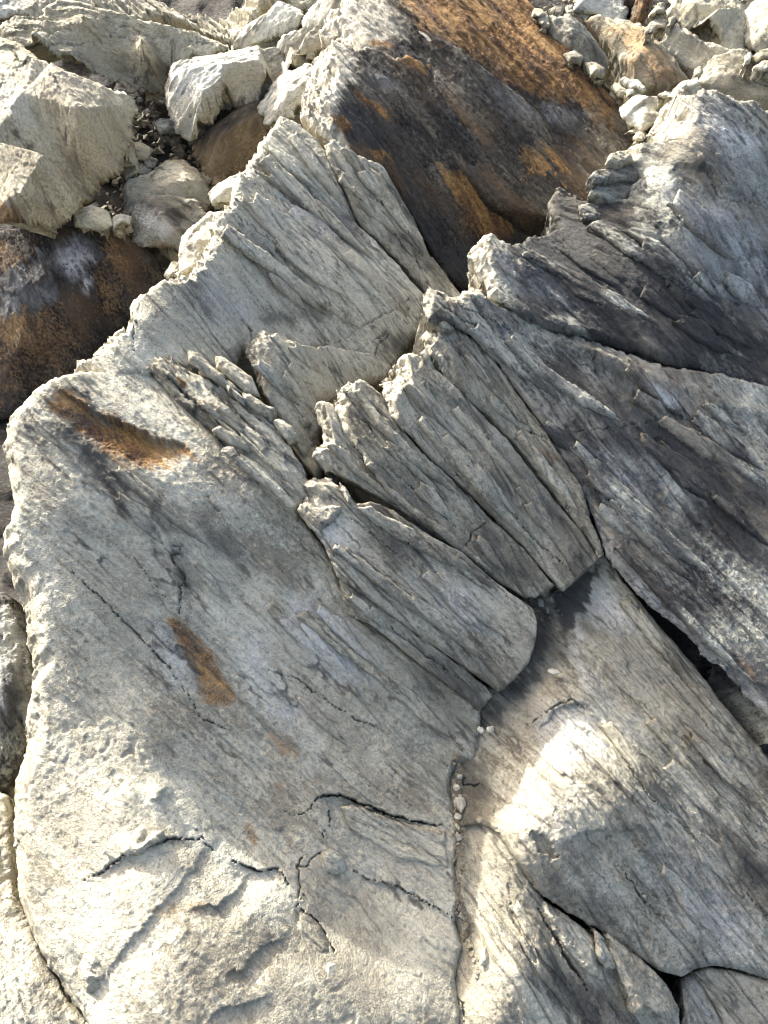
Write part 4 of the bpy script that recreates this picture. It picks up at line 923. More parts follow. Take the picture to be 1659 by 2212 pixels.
# ---------------------------------------------------------------- lower right
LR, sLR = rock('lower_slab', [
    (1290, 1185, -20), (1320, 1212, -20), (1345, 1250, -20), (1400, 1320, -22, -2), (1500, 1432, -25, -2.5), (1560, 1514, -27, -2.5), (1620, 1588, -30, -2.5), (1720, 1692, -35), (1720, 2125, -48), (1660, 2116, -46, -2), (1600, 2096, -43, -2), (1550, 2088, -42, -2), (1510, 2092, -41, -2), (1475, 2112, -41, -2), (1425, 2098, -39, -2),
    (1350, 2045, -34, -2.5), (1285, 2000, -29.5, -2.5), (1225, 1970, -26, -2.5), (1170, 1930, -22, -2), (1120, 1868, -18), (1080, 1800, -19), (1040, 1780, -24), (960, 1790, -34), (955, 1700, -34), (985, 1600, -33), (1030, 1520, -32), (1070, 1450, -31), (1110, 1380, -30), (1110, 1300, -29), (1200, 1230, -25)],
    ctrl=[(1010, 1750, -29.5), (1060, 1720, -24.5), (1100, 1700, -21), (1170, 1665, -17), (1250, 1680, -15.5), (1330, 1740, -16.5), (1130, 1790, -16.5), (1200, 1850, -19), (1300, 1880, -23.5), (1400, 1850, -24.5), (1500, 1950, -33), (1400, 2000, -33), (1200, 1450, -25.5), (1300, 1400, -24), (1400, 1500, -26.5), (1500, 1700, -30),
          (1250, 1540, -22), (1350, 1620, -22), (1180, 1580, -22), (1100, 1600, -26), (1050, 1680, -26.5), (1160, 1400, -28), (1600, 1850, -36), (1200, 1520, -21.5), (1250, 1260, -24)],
    lin=48, w=0.9, bottom=14, wall=1.6, jag=0.5, lam=(0.55, 2.6, 0.9, 7), streak=0.4, grain=0.24, chunk=0.5, mat='grey', fresh_lit=0.1,
    cracks=[([(1150, 1560), (1190, 1530), (1235, 1515), (1265, 1530)], 0.35, 1.5), ([(1105, 1590), (1150, 1555)], 0.25, 1.0), ([(1350, 1640), (1400, 1720), (1440, 1760)], 0.3, 1.2), ([(1300, 1560), (1345, 1620), (1390, 1690)], 0.25, 1.0), ([(1390, 1700), (1480, 1790), (1560, 1870), (1659, 1980)], 0.25, 1.0),
            ([(1150, 1660), (1165, 1690)], 0.2, 0.8), ([(1330, 1860), (1380, 1930), (1420, 1980)], 0.5, 1.5), ([(1500, 1600), (1580, 1720), (1659, 1830)], 0.25, 0.9), ([(990, 1700), (1030, 1695), (1052, 1692)], 0.4, 2.0), ([(1060, 1740), (1075, 1790), (1090, 1830)], 0.15, 0.7),
            ([(1415, 1650), (1405, 1740), (1400, 1800)], 0.1, 0.4), ([(1440, 1460), (1540, 1580), (1640, 1680)], 0.2, 0.8)],
    ledges=[([(1185, 1865), (1208, 1850), (1195, 1820), (1175, 1800), (1150, 1795), (1140, 1815)], 2.2, 60), ([(1390, 1790), (1330, 1790), (1260, 1795), (1215, 1820)], 1.6, 120), ([(1160, 1590), (1200, 1530), (1250, 1520), (1300, 1560)], -1.5, 90), ([(1320, 1850), (1370, 1900), (1420, 1970), (1480, 2020)], 1.5, 80)],
    stains_shade=[('pale', [(1255, 1260), (1330, 1290), (1400, 1360), (1330, 1370), (1260, 1330), (1240, 1420), (1290, 1480), (1270, 1490), (1235, 1400)], 16, 0.5), ('dark', [(1190, 1280), (1290, 1215), (1290, 1260), (1240, 1340), (1215, 1370)], 5, 0.8), ('dark', [(1050, 1540), (1130, 1440), (1160, 1330), (1190, 1330), (1170, 1450), (1080, 1570)], 8, 0.35),  # dark patches paint the shade under the finger slab ends
            ('dark', [(985, 1660), (1050, 1640), (1060, 1760), (1020, 1840), (985, 1800)], 25, 0.4), ('fresh_lit', [(1060, 1740), (1100, 1700), (1160, 1650), (1260, 1690), (1380, 1770), (1270, 1790), (1200, 1810), (1100, 1820)], 30, 0.35), ('warm', [(1260, 1360), (1400, 1400), (1600, 1620), (1640, 1720), (1450, 1550), (1280, 1460)], 50, 0.5),  # pale patch over the hump paints its sunlight into the colour
            ('pale', [(1160, 1530), (1260, 1530), (1320, 1620), (1230, 1660), (1160, 1620)], 20, 0.5), ('pale', [(1420, 1840), (1520, 1880), (1620, 2000), (1580, 2060), (1480, 1990)], 50, 0.5), ('rust', [(1455, 1800), (1480, 1830), (1500, 1870), (1475, 1860)], 8, 0.4), ('dark', [(1560, 1800), (1659, 1880), (1659, 1960), (1600, 1900)], 30, 0.5),
            ('dark', [(1110, 1850), (1250, 1900), (1400, 2020), (1440, 2090), (1350, 2040), (1200, 1940)], 30, 0.35)],
    label='grey slab at lower right with a bright sunlit hump near the pebble crease', category='rock slab')

LB, sLB = rock('crease_slab', [
    (975, 1780, -34), (1010, 1740, -32), (1060, 1750, -26), (1100, 1800, -20), (1125, 1868, -22), (1178, 1945, -27), (1232, 1990, -30), (1292, 2025, -33), (1345, 2060, -37), (1432, 2125, -43), (1470, 2180, -46), (1480, 2300, -48), (970, 2300, -35), (975, 2100, -35), (972, 1900, -34)],
    ctrl=[(1050, 1900, -27), (1100, 1950, -25), (1050, 2050, -26.5), (1120, 2100, -24), (1060, 2200, -25.5), (1200, 2100, -29), (1250, 2180, -34), (1150, 2200, -29), (1010, 1900, -32), (1010, 2020, -32)],
    lin=56, w=0.8, bottom=16, wall=1.5, lam=(0.6, 2.6, 0.9, 8), streak=0.4, grain=0.28, mat='pale', fresh_lit=0.2,
    cracks=[([(1160, 1960), (1195, 2020), (1230, 2080), (1270, 2140)], 0.6, 2.5), ([(1080, 1860), (1100, 1920), (1110, 2000)], 0.25, 1.0), ([(990, 2150), (1000, 2180), (1010, 2230)], 0.4, 2.0)],
    stains_shade=[('dark', [(1180, 2040), (1290, 2130), (1380, 2230), (1240, 2230), (1190, 2130)], 40, 0.6), ('warm', [(1000, 2050), (1100, 2040), (1120, 2200), (1010, 2200)], 50, 0.35)],
    label='pale sunlit slab along the pebble crease at bottom centre', category='rock slab')
for pts, hh_, sl in [([(1168, 1944), (1208, 1966), (1256, 2000), (1286, 2030), (1292, 2062), (1312, 2122), (1282, 2112), (1242, 2072), (1206, 2022), (1180, 1977)], -23.5, 0.06), ([(1286, 2008), (1300, 2022), (1318, 2057), (1337, 2097), (1312, 2092), (1288, 2062)], -28, 0.08),
                     ([(1309, 2016), (1325, 2018), (1352, 2043), (1410, 2093), (1448, 2135), (1474, 2192), (1440, 2205), (1400, 2195), (1370, 2192), (1355, 2142), (1335, 2097), (1318, 2052)], -29, 0.08)]:
    rock('splinter', [(x, y, hh_ - sl * (x - pts[0][0])) for x, y in pts], lin=52, w=1.8, bottom=9, wall=1.0, lam=(0.5, 3, 1.6, 12), grain=0.3, jag=0.8, parent=LB, mat='pale', fresh_lit=0.6)

# thin sheets peeling from the slabs, each lifted at its broken edge and dying out into the face below
SHEETS = [
    (F2, sF2, 'grey', 46, [(788, 998, 1.6), (800, 986, 1.6), (843, 1046, 1.4), (900, 1098, 1.2), (971, 1140, 1.0), (1076, 1244, 0.4), (1000, 1192, 0.8), (900, 1112, 1.4), (843, 1062, 1.6)]),
    (F2, sF2, 'grey', 46, [(760, 842, 1.3), (778, 838, 1.4), (850, 925, 1.4), (930, 1005, 1.0), (1000, 1075, 0.2), (900, 1005, 1.1), (820, 925, 1.3)]),
    (F1, sF1, 'grey', 47, [(900, 905, 1.3), (915, 890, 1.4), (1000, 985, 1.3), (1100, 1100, 1.0), (1180, 1195, 0.1), (1080, 1110, 1.0), (960, 985, 1.2)]),
    (F1, sF1, 'grey', 47, [(975, 880, 1.2), (990, 872, 1.2), (1060, 950, 1.2), (1150, 1060, 1.0), (1210, 1140, 0.1), (1130, 1060, 0.9), (1030, 945, 1.2)]),
    (F4, sF4, 'grey', 41, [(770, 1095, 1.4), (800, 1092, 1.5), (900, 1145, 1.4), (1000, 1205, 1.2), (1090, 1285, 0.2), (980, 1225, 1.0), (860, 1160, 1.3)]),
    (F4, sF4, 'grey', 41, [(730, 1185, 1.3), (748, 1175, 1.4), (850, 1255, 1.3), (960, 1340, 1.0), (1050, 1420, 0.1), (930, 1345, 1.0), (810, 1260, 1.2)]),
    (F3, sF3, 'grey', 43, [(705, 960, 1.2), (722, 950, 1.3), (790, 1015, 1.2), (870, 1080, 0.8), (920, 1125, 0.1), (830, 1070, 1.0), (750, 1005, 1.2)]),
    (S5, sS5, 'grey', 48, [(985, 745, 1.2), (1000, 735, 1.2), (1070, 815, 1.2), (1130, 895, 1.0), (1175, 945, 0.1), (1110, 890, 1.0), (1040, 815, 1.2)]),
    (S5, sS5, 'pale', 50, [(1118, 930, 1.4), (1130, 922, 1.4), (1180, 985, 1.4), (1230, 1050, 1.2), (1255, 1110, 0.6), (1210, 1060, 1.2), (1160, 1000, 1.4)]),
    (U1, sU1, 'pale', 40, [(556, 345, 1.5), (580, 330, 1.6), (650, 395, 1.5), (740, 480, 1.1), (800, 550, 0.1), (700, 480, 1.0), (620, 405, 1.4)]),
    (U1, sU1, 'pale', 40, [(470, 500, 1.4), (490, 480, 1.5), (600, 560, 1.4), (720, 650, 1.0), (800, 720, 0.1), (670, 640, 1.0), (560, 565, 1.3)]),
    (U1, sU1, 'pale', 40, [(620, 290, 1.5), (640, 280, 1.6), (690, 335, 1.5), (730, 400, 1.2), (760, 460, 0.2), (710, 410, 1.1), (660, 345, 1.4)]),
    (U1, sU1, 'pale', 38, [(740, 545, 1.3), (760, 530, 1.4), (830, 600, 1.2), (890, 660, 0.8), (880, 690, 0.1), (820, 635, 1.0)]),
    (U2, sU2, 'pale', 42, [(735, 325, 1.4), (750, 318, 1.5), (820, 372, 1.4), (870, 450, 1.0), (920, 540, 0.1), (850, 465, 1.0), (790, 385, 1.3)]),
    (LR, sLR, 'grey', 50, [(1300, 1568, 1.0), (1322, 1556, 1.6), (1360, 1600, 1.6), (1420, 1690, 1.4), (1480, 1780, 0.1), (1400, 1705, 1.2), (1345, 1630, 1.5)]),
    (LR, sLR, 'grey', 50, [(1340, 1300, 1.4), (1365, 1290, 1.4), (1460, 1400, 1.4), (1560, 1530, 1.2), (1640, 1640, 0.1), (1530, 1530, 1.1), (1420, 1400, 1.3)]),
    (LR, sLR, 'grey', 50, [(1400, 1560, 1.3), (1420, 1550, 1.4), (1500, 1650, 1.3), (1600, 1770, 1.0), (1660, 1850, 0.1), (1560, 1750, 1.0), (1470, 1645, 1.2)]),
    (R2, sR2, 'slate', 40, [(1090, 735, 1.5), (1110, 722, 1.6), (1190, 790, 1.4), (1290, 860, 1.0), (1360, 920, 0.1), (1250, 865, 1.0), (1160, 800, 1.3)]),
    (R2, sR2, 'slate', 40, [(1270, 1000, 1.4), (1290, 985, 1.5), (1390, 1085, 1.4), (1500, 1190, 1.0), (1590, 1280, 0.1), (1470, 1200, 1.0), (1360, 1095, 1.3)]),
    (R2, sR2, 'slate', 36, [(1420, 905, 1.5), (1440, 892, 1.6), (1540, 950, 1.4), (1659, 1030, 1.0), (1659, 1060, 0.2), (1530, 985, 1.1)]),
    (R2, sR2, 'slate', 44, [(1330, 1180, 1.4), (1345, 1170, 1.4), (1440, 1270, 1.3), (1560, 1390, 1.0), (1640, 1480, 0.1), (1530, 1390, 1.0), (1420, 1280, 1.3)]),
    (R1, sR1, 'slate', 32, [(1130, 545, 1.5), (1150, 533, 1.6), (1260, 590, 1.4), (1380, 660, 1.0), (1450, 710, 0.1), (1340, 665, 1.0), (1220, 600, 1.3)]),
    (R1, sR1, 'slate', 32, [(1270, 480, 1.5), (1295, 470, 1.6), (1390, 530, 1.4), (1500, 610, 1.0), (1580, 680, 0.1), (1470, 620, 1.0), (1360, 545, 1.3)]),
    (L1, sL1, 'pale', 44, [(640, 1330, 1.2), (665, 1318, 1.3), (760, 1400, 1.2), (880, 1490, 1.0), (960, 1560, 0.1), (850, 1490, 1.0), (730, 1405, 1.2)]),
    (L1, sL1, 'pale', 30, [(735, 1745, 1.0), (760, 1738, 1.0), (860, 1775, 1.0), (965, 1795, 0.8), (970, 1880, 0.1), (850, 1850, 0.1), (760, 1800, 0.3)]),
]
for par, sf, mt, ln_, pts in SHEETS:
    rock('rock_sheet', [(a_, b_, c_ * 1.45) for a_, b_, c_ in pts], base=sf, lin=ln_, w=0.7, k=0.8, bottom=2.2, wall=0.5, inset=0.05, lam=(0.35, 2.6, 1.4, 12), streak=0.3, grain=0.16, jag=0.8, groove=0.4, chunk=0.3, parent=par, mat=mt, fresh_lit=0.2)

for k_, (par, n_, reg, sz, lf) in enumerate([
    (U1, 13, [(570, 300), (640, 275), (740, 430), (860, 580), (890, 700), (700, 740), (540, 690), (440, 640), (470, 470)], 1.0, 1.0),
    (U2, 4, None, 0.8, 1.0), (R1, 14, [(1040, 530), (1200, 500), (1400, 430), (1659, 420), (1680, 820), (1500, 770), (1300, 700), (1100, 640)], 1.0, 1.0),
    (R2, 16, None, 1.0, 1.0), (S5, 4, None, 0.7, 0.9), (F1, 5, None, 0.9, 0.9), (F2, 5, None, 0.8, 0.9), (F3, 2, None, 0.6, 0.8), (F4, 6, None, 0.9, 0.9), (F5, 2, None, 0.6, 0.7),
    (LR, 7, [(1450, 1440), (1680, 1700), (1680, 2080), (1480, 2060), (1400, 1930), (1450, 1800), (1400, 1600)], 1.3, 0.7),
    (LB, 5, [(1080, 1850), (1160, 1960), (1300, 2100), (1420, 2210), (1060, 2220), (1030, 1950)], 0.9, 1.0),
    (L1, 8, [(120, 900), (300, 960), (560, 1080), (720, 1260), (960, 1500), (1000, 1610), (760, 1640), (480, 1520), (300, 1380), (160, 1160)], 1.1, 0.65),
    (M0, 6, None, 0.6, 1.2), (M2, 4, None, 0.7, 0.9)]):
    peel(par, n_, 900 + k_, reg, sz, lf)

rock('corner_slab', [(1500, 2102, -46), (1530, 2090, -46), (1580, 2096, -46), (1640, 2112, -47), (1720, 2132, -48), (1720, 2290, -54), (1600, 2290, -53), (1560, 2200, -50), (1530, 2150, -48)], lin=45, w=1.2, bottom=12, wall=1.5, mat='grey', fresh_lit=0,
     stains_shade=[('warm', [(1520, 2110), (1700, 2150), (1700, 2280), (1580, 2250)], 30, 0.6)], label='brownish grey slab cut off by the bottom right corner', category='rock slab')
rock('wedge_slab', [(1475, 2118, -48), (1500, 2102, -48), (1528, 2140, -49), (1568, 2212, -51), (1596, 2290, -53), (1450, 2290, -51), (1478, 2195, -49)], lin=60, w=1.2, bottom=12, wall=1.5, mat='slate', fresh_lit=0,
     stains_shade=[('pale', [(1490, 2120), (1540, 2180), (1570, 2240), (1540, 2240), (1500, 2170)], 12, 0.5)], label='narrow grey wedge of rock left of the bottom right corner slab', category='rock slab')

# ---------------------------------------------------------------- rocks down beside the left edge of the outcrop
BO = dict(step=0.004, inset=0.5, under=1.35, wallamp=0.25, fa=0.4, category='boulder', groove=0.12, facet=(0.7, 9.0), wscale=0.35, p='tri', splint=0.3)
rock('foot_rock', [(-60, 1960, -4), (10, 1900, -2, 3), (40, 1975, 0, 3), (72, 2040, 1, 2), (105, 2105, 1), (150, 2170, 1), (215, 2240, 0), (220, 2310, 0), (-60, 2310, -4)], ctrl=[(60, 2120, 3), (100, 2200, 3)], lin=70, w=1.5, bottom=28, wall=2, lam=(0.4, 2.5, 1.2, 7), grain=0.35, mat='pale', fresh_lit=0.1,
     stains_shade=[('warm', [(60, 2130), (110, 2140), (100, 2230), (50, 2220)], 20, 0.5), ('rust', [(100, 2165), (140, 2160), (150, 2190), (110, 2190)], 12, 0.45)], label='pale rough rock in the bottom left corner below the outcrop edge', category='rock')
rock('shaded_rock', [(-60, 1290, -18, 4), (5, 1275, -16, 4), (28, 1330, -14, 4), (48, 1400, -14, 4), (66, 1480, -15, 4), (62, 1560, -17, 4), (40, 1640, -19, 4), (10, 1700, -22, 4), (-60, 1760, -24)], ctrl=[(10, 1480, -12)], lin=80, w=4, bottom=33, wall=1.6, lam=(0.3, 2, 1.2, 6), grain=0.25, mat='slate', fresh_lit=0,
     stains_shade=[('dark', [(20, 1430), (40, 1440), (30, 1540), (5, 1580)], 12, 0.6), ('pale', [(-60, 1290), (10, 1290), (60, 1480), (-60, 1600)], 40, 0.5)], label='shaded grey rock behind the left edge of the outcrop', category='rock')
rock('side_rock', [(-60, 1690, -12), (8, 1720, -9, 3), (18, 1800, -7, 3), (30, 1890, -6, 3), (22, 1930, -7, 3), (-60, 1970, -10)], ctrl=[(-10, 1830, -5)], lin=75, w=3, bottom=33, wall=1.5, lam=(0.3, 2, 1.2, 6), grain=0.3, mat='pale', fresh_lit=0, label='sunlit sliver of rock at the left edge, under the outcrop', category='rock')

# ---------------------------------------------------------------- gully boulders, upper left
rock('boulder', [(-50, 85, -9, 5), (10, 82, -8, 5), (45, 95, -6, 4), (75, 125, -2, 3), (115, 140, -4, 4), (160, 165, -6, 5), (225, 185, -9, 5), (270, 200, -13, 5), (286, 235, -17, 6), (284, 285, -20, 6), (262, 330, -22, 6), (255, 365, -23, 6), (215, 392, -24, 6), (185, 418, -25, 5), (165, 450, -18, 5), (148, 472, -20, 5), (100, 484, -18, 6), (50, 477, -16, 6), (0, 470, -15, 5), (-50, 468, -15, 4)],
     ctrl=[(118, 152, 1), (170, 235, 0.5), (220, 300, -2), (240, 350, -6), (50, 200, -4), (90, 330, -3), (40, 420, -7), (140, 420, -9), (-20, 300, -5), (185, 390, -10), (225, 225, -8)],
     lin=60, w=5, k=1.1, bottom=17, wall=2.2, lam=(0.44, 2.0, 1.5, 3.0), streak=0.0, grain=0.4, jag=0.3, chunk=0.9, mat='boulder', fresh_lit=0, **BO,
     cracks=[([(20, 110), (40, 125), (60, 140)], 0.4, 1.0)], stains_shade=[('rust', [(-50, 425), (20, 430), (60, 455), (50, 475), (-50, 468)], 14, 0.6), ('dark', [(30, 105), (60, 130), (55, 140), (30, 125)], 8, 0.6), ('pale', [(-50, 130), (40, 150), (60, 250), (-50, 260)], 40, 0.3)],
     label='big beige boulder at the left edge, lit across its broad face')
rock('boulder', [(-5, 52, -10, 3), (30, 27, -9, 3), (90, 26, -8, 2), (105, 6, -7, 2), (150, -2, -7, 2), (200, 14, -7, 2), (250, 24, -7, 2), (300, 35, -7, 2), (370, 45, -8, 2), (420, 65, -10, 2), (470, 85, -12, 2), (497, 105, -14, 2), (440, 124, -16, 2), (385, 126, -18, 2), (362, 142, -21, 3), (364, 216, -30, 3), (330, 208, -28, 3), (290, 200, -26, 3), (240, 172, -22, 3), (200, 152, -19, 3), (130, 130, -15, 2), (75, 102, -12, 2), (30, 86, -11, 2), (5, 76, -11, 2)],
     ctrl=[(60, 55, -3), (130, 75, -1), (200, 100, 0), (260, 105, -1), (330, 100, -4), (400, 98, -8), (180, 40, -4), (300, 70, -4), (250, 135, -9), (320, 150, -18), (280, 165, -18)],
     lin=8, w=2, bottom=17, wall=1.8, lam=(1.1, 3.2, 0.9, 11), streak=0.6, grain=0.35, jag=0.3, chunk=0.7, mat='boulder', fresh_lit=0.2, **dict(BO, p=1.2),
     cracks=[([(60, 90), (150, 95), (230, 88)], 0.5, 2), ([(220, 40), (320, 75), (440, 95)], 0.35, 1.5), ([(130, 60), (230, 75), (330, 95)], 0.3, 1.2)], stains_shade=[('dark', [(230, 128), (362, 130), (362, 210), (290, 195)], 20, 0.3), ('warm', [(70, 30), (250, 110), (450, 110), (350, 60)], 40, 0.4), ('rust', [(320, 120), (370, 122), (362, 200), (330, 180)], 20, 0.35)],  # dark patch paints shade over the underside
     label='long layered boulder lying across the top left, its underside in shade')
rock('boulder', [(372, 140, -14, 2), (430, 122, -12, 2), (500, 110, -11, 2), (560, 98, -10, 2), (625, 95, -10, 2), (668, 120, -11, 2), (658, 156, -14, 3), (600, 192, -18, 2), (560, 212, -20, 2), (515, 232, -22, 2), (460, 266, -24, 2), (428, 290, -25, 2), (410, 296, -26, 3), (385, 282, -25, 3), (365, 240, -22, 3), (357, 205, -19, 3), (362, 168, -16, 3)],
     ctrl=[(400, 150, -9), (480, 135, -6), (560, 125, -5), (630, 118, -6), (480, 160, -7), (440, 200, -11), (420, 250, -17), (520, 190, -12), (600, 150, -8)], lin=-18, w=2, bottom=17, wall=1.6, lam=(0.50, 2.6, 1.0, 8), streak=0.35, grain=0.35, jag=0.3, mat='white', fresh_lit=0, **BO,
     cracks=[([(400, 260), (450, 215), (520, 185)], 0.5, 2.0), ([(440, 260), (490, 225), (540, 200)], 0.4, 1.5)], stains_shade=[('warm', [(380, 180), (560, 150), (640, 130), (600, 200), (440, 280), (400, 270)], 30, 0.7), ('rust', [(560, 160), (630, 150), (590, 190), (550, 190)], 14, 0.45), ('pale', [(365, 150), (480, 140), (460, 200), (370, 210)], 20, 0.6)],
     label='blocky boulder with a white top and streaked brown and blue-grey face')
rock('boulder', [(428, 300, -30, 3), (445, 278, -27, 2), (470, 262, -25, 2), (520, 232, -22, 2), (560, 211, -20, 2), (578, 235, -20, 3), (588, 262, -22, 3), (560, 305, -26, 4), (535, 345, -30, 4), (525, 374, -33, 4), (490, 378, -34, 4), (465, 390, -35, 4), (445, 378, -35, 4), (430, 346, -34, 4), (422, 318, -32, 3)],
     ctrl=[(480, 290, -22), (540, 255, -19), (500, 330, -26)], lin=-35, w=3, bottom=17, wall=1.6, lam=(0.33, 2.5, 1.4, 8), streak=0.4, grain=0.35, mat='brown', fresh_lit=0, **BO, stains_shade=[('warm', [(430, 290), (580, 220), (580, 270), (500, 380), (440, 370)], 30, 0.9), ('dark', [(440, 290), (520, 240), (560, 225), (560, 250), (480, 300)], 25, 0.5), ('rust', [(440, 330), (520, 330), (510, 380), (450, 380)], 30, 0.3)],
     label='brown shaded boulder under the blocky white-topped one')
rock('boulder', [(556, 226, -16, 3), (574, 206, -14, 3), (590, 176, -12, 3), (620, 150, -10, 3), (668, 134, -7, 3), (690, 160, -6, 3), (690, 220, -8, 3), (648, 222, -10, 3), (620, 250, -13, 3), (582, 256, -15, 3), (570, 242, -16, 3)], ctrl=[(620, 200, -8)], lin=-25, w=3, bottom=17, wall=1.5, lam=(0.44, 3, 1.4, 12), streak=0.5, grain=0.4, mat='white', fresh_lit=0, **BO, label='white ridged slab of rock leaning against the rusty slab')
rock('boulder', [(262, 406, -34, 4), (276, 386, -33, 4), (325, 370, -31, 4), (358, 346, -30, 3), (388, 342, -30, 3), (422, 360, -31, 4), (446, 390, -32, 4), (450, 432, -34, 4), (432, 460, -36, 4), (400, 500, -38, 4), (300, 520, -40, 4), (275, 470, -38, 4)], ctrl=[(340, 400, -26), (400, 390, -26)], lin=10, w=4, bottom=17, wall=1.8, lam=(0.28, 1.6, 1.5, 3), streak=0, grain=0.3, mat='boulder', fresh_lit=0, **BO, label='rounded beige boulder in the middle of the gully')
rock('boulder', [(288, 445, -30, 3), (308, 422, -28, 3), (360, 419, -27, 3), (420, 430, -27, 3), (440, 462, -28, 3), (412, 502, -31, 3), (386, 542, -34, 3), (340, 532, -34, 3), (300, 516, -33, 3), (288, 480, -32, 3)], ctrl=[(350, 460, -24), (370, 500, -26)], lin=25, w=3, bottom=17, wall=1.6, lam=(0.28, 1.8, 1.5, 4), streak=0.2, grain=0.25, mat='grey', fresh_lit=0, **BO, stains_shade=[('dark', [(300, 425), (380, 425), (400, 470), (370, 470), (330, 440)], 16, 0.55), ('rust', [(300, 510), (340, 515), (385, 530), (370, 545), (310, 525)], 10, 0.6), ('pale', [(310, 460), (360, 470), (370, 510), (310, 505)], 20, 0.5)],
     label='purplish grey boulder with a rusty lower edge, in front of the rounded beige one')
rock('boulder', [(-50, 505, -34, -4), (60, 488, -33, -4), (150, 484, -32, -4), (250, 495, -33, -5), (300, 516, -36, -5), (340, 556, -41, -5), (354, 592, -45, -5), (335, 650, -50, -5), (250, 730, -56, -4), (150, 810, -62, -4), (60, 890, -68, -4), (-50, 920, -70, -4)], ctrl=[(150, 560, -36), (230, 570, -37), (60, 620, -40), (150, 680, -47), (280, 620, -44), (40, 760, -54)], lin=60, w=5, bottom=17, wall=2, lam=(0.33, 1.8, 1.4, 3), streak=0.1, grain=0.15, mat='rusty', fresh_lit=0, **BO,
     stains_shade=[('rust', [(-50, 500), (250, 495), (340, 580), (250, 720), (60, 880), (-50, 900)], 40, 0.30), ('dark', [(-50, 500), (250, 495), (340, 580), (250, 720), (60, 880), (-50, 900)], 40, 0.25), ('pale', [(10, 600), (50, 580), (60, 640), (0, 680)], 16, 1.0), ('pale', [(130, 530), (190, 520), (200, 560), (150, 600), (120, 570)], 16, 0.9), ('pale', [(180, 600), (200, 610), (190, 640), (175, 630)], 8, 0.9), ('pale', [(70, 560), (90, 550), (85, 600), (70, 600)], 8, 0.8), ('pale', [(60, 640), (110, 600), (120, 640), (70, 670)], 10, 0.6)],  # dark over the whole boulder paints its shadow into the colour
     label='big rust-brown boulder with white scabs at the left edge, in shadow')
for i, (pts, hh_, mt, lb) in enumerate([
    ([(158, 458), (200, 443), (235, 455), (246, 485), (215, 500), (160, 488)], -26, 'boulder', 'beige angular stone between the big beige boulder and the rust-brown boulder'),
    ([(242, 468), (262, 462), (284, 464), (280, 482), (243, 498)], -27, 'white', 'small white stone right of the beige angular stone'),
    ([(264, 330), (275, 312), (305, 306), (330, 322), (322, 345), (290, 352), (266, 345)], -33, 'boulder', 'pale flat stone in the dark gap below the big boulder'),
    ([(264, 360), (285, 342), (310, 345), (330, 365), (315, 378), (270, 390)], -35, 'boulder', 'brownish stone under the pale flat stone in the gap'),
    ([(332, 270), (345, 256), (370, 256), (388, 275), (380, 292), (345, 290)], -33, 'slate', 'bluish stone deep in the gap under the layered boulder'),
    ([(308, 345), (325, 336), (342, 345), (335, 362), (315, 362)], -34, 'boulder', 'small beige stone right of the brownish one in the gap'),
    ([(368, 372), (390, 352), (405, 345), (415, 372), (400, 380)], -37, 'slate', 'dark slaty stone in the gap left of the brown shaded boulder'),
    ([(448, 418), (470, 395), (500, 380), (535, 368), (530, 400), (500, 432), (458, 440)], -14, 'white', 'rounded white stone peeking out behind the ridge rim'),
    ([(384, 548), (390, 512), (420, 482), (452, 455), (480, 455), (470, 520), (430, 570), (386, 596)], -12, 'white', 'white knobbly stone leaning behind the ridge rim'),
    ([(352, 592), (372, 566), (400, 570), (395, 600), (365, 610)], -22, 'grey', 'small grey stone between the rust-brown boulder and the ridge rim'),
    ([(425, 375), (445, 365), (460, 385), (450, 405), (432, 400)], -36, 'boulder', 'brown stone wedged right of the rounded beige boulder')]):
    rock('stone', [(x, y, hh_) for x, y in pts], ctrl=[(sum(p[0] for p in pts) / len(pts), sum(p[1] for p in pts) / len(pts), hh_ + 3)], lin=rnd_ if (rnd_ := (i * 47) % 180) else 5, step=0.004, w=0.6, p='tri', groove=0.1, facet=(1.0, 8.0), bottom=8, wall=2, lam=(0.15, 1.6, 2, 4), streak=0.1, grain=0.3, jag=0.25, under=1.2, wallamp=0.15, fa=0.4, mat=mt, fresh_lit=0, label=lb, category='stone')

# background rocks along the top edge, left
rock('boulder', [(-60, -40, -16), (190, -40, -10), (205, 12, -13), (150, 0, -13), (105, 6, -14), (90, 26, -16), (30, 27, -17), (-60, 40, -19)], lin=30, w=2, bottom=17, wall=1.6, lam=(0.44, 3, 1.0, 8), streak=0.5, grain=0.3, mat='white', fresh_lit=0, label='pale rock cut off by the top left corner', **BO)
rock('layered_rock', [(190, -40, -8), (640, -60, 0), (600, 0, -5, 2), (560, 25, -9, 2), (530, 52, -12, 2), (500, 98, -18, 2), (470, 86, -17), (420, 66, -16), (370, 46, -15), (300, 36, -14), (250, 25, -13), (200, 15, -12)], ctrl=[(400, 20, -6), (480, 40, -7)], lin=42, step=0.004, w=1.5, bottom=28, wall=1.5, lam=(1.8, 3.4, 0.8, 9), streak=1.0, grain=0.3, mat='boulder', fresh_lit=0.2,
     cracks=[([(340, -10), (400, 30), (450, 75)], 0.5, 2.5), ([(400, -20), (470, 40), (500, 80)], 0.5, 2.5), ([(300, -10), (340, 20), (385, 42)], 0.5, 2.5), ([(460, -20), (510, 20), (530, 45)], 0.4, 2.0)], label='splintery layered rock behind the long boulder at the top', category='rock')
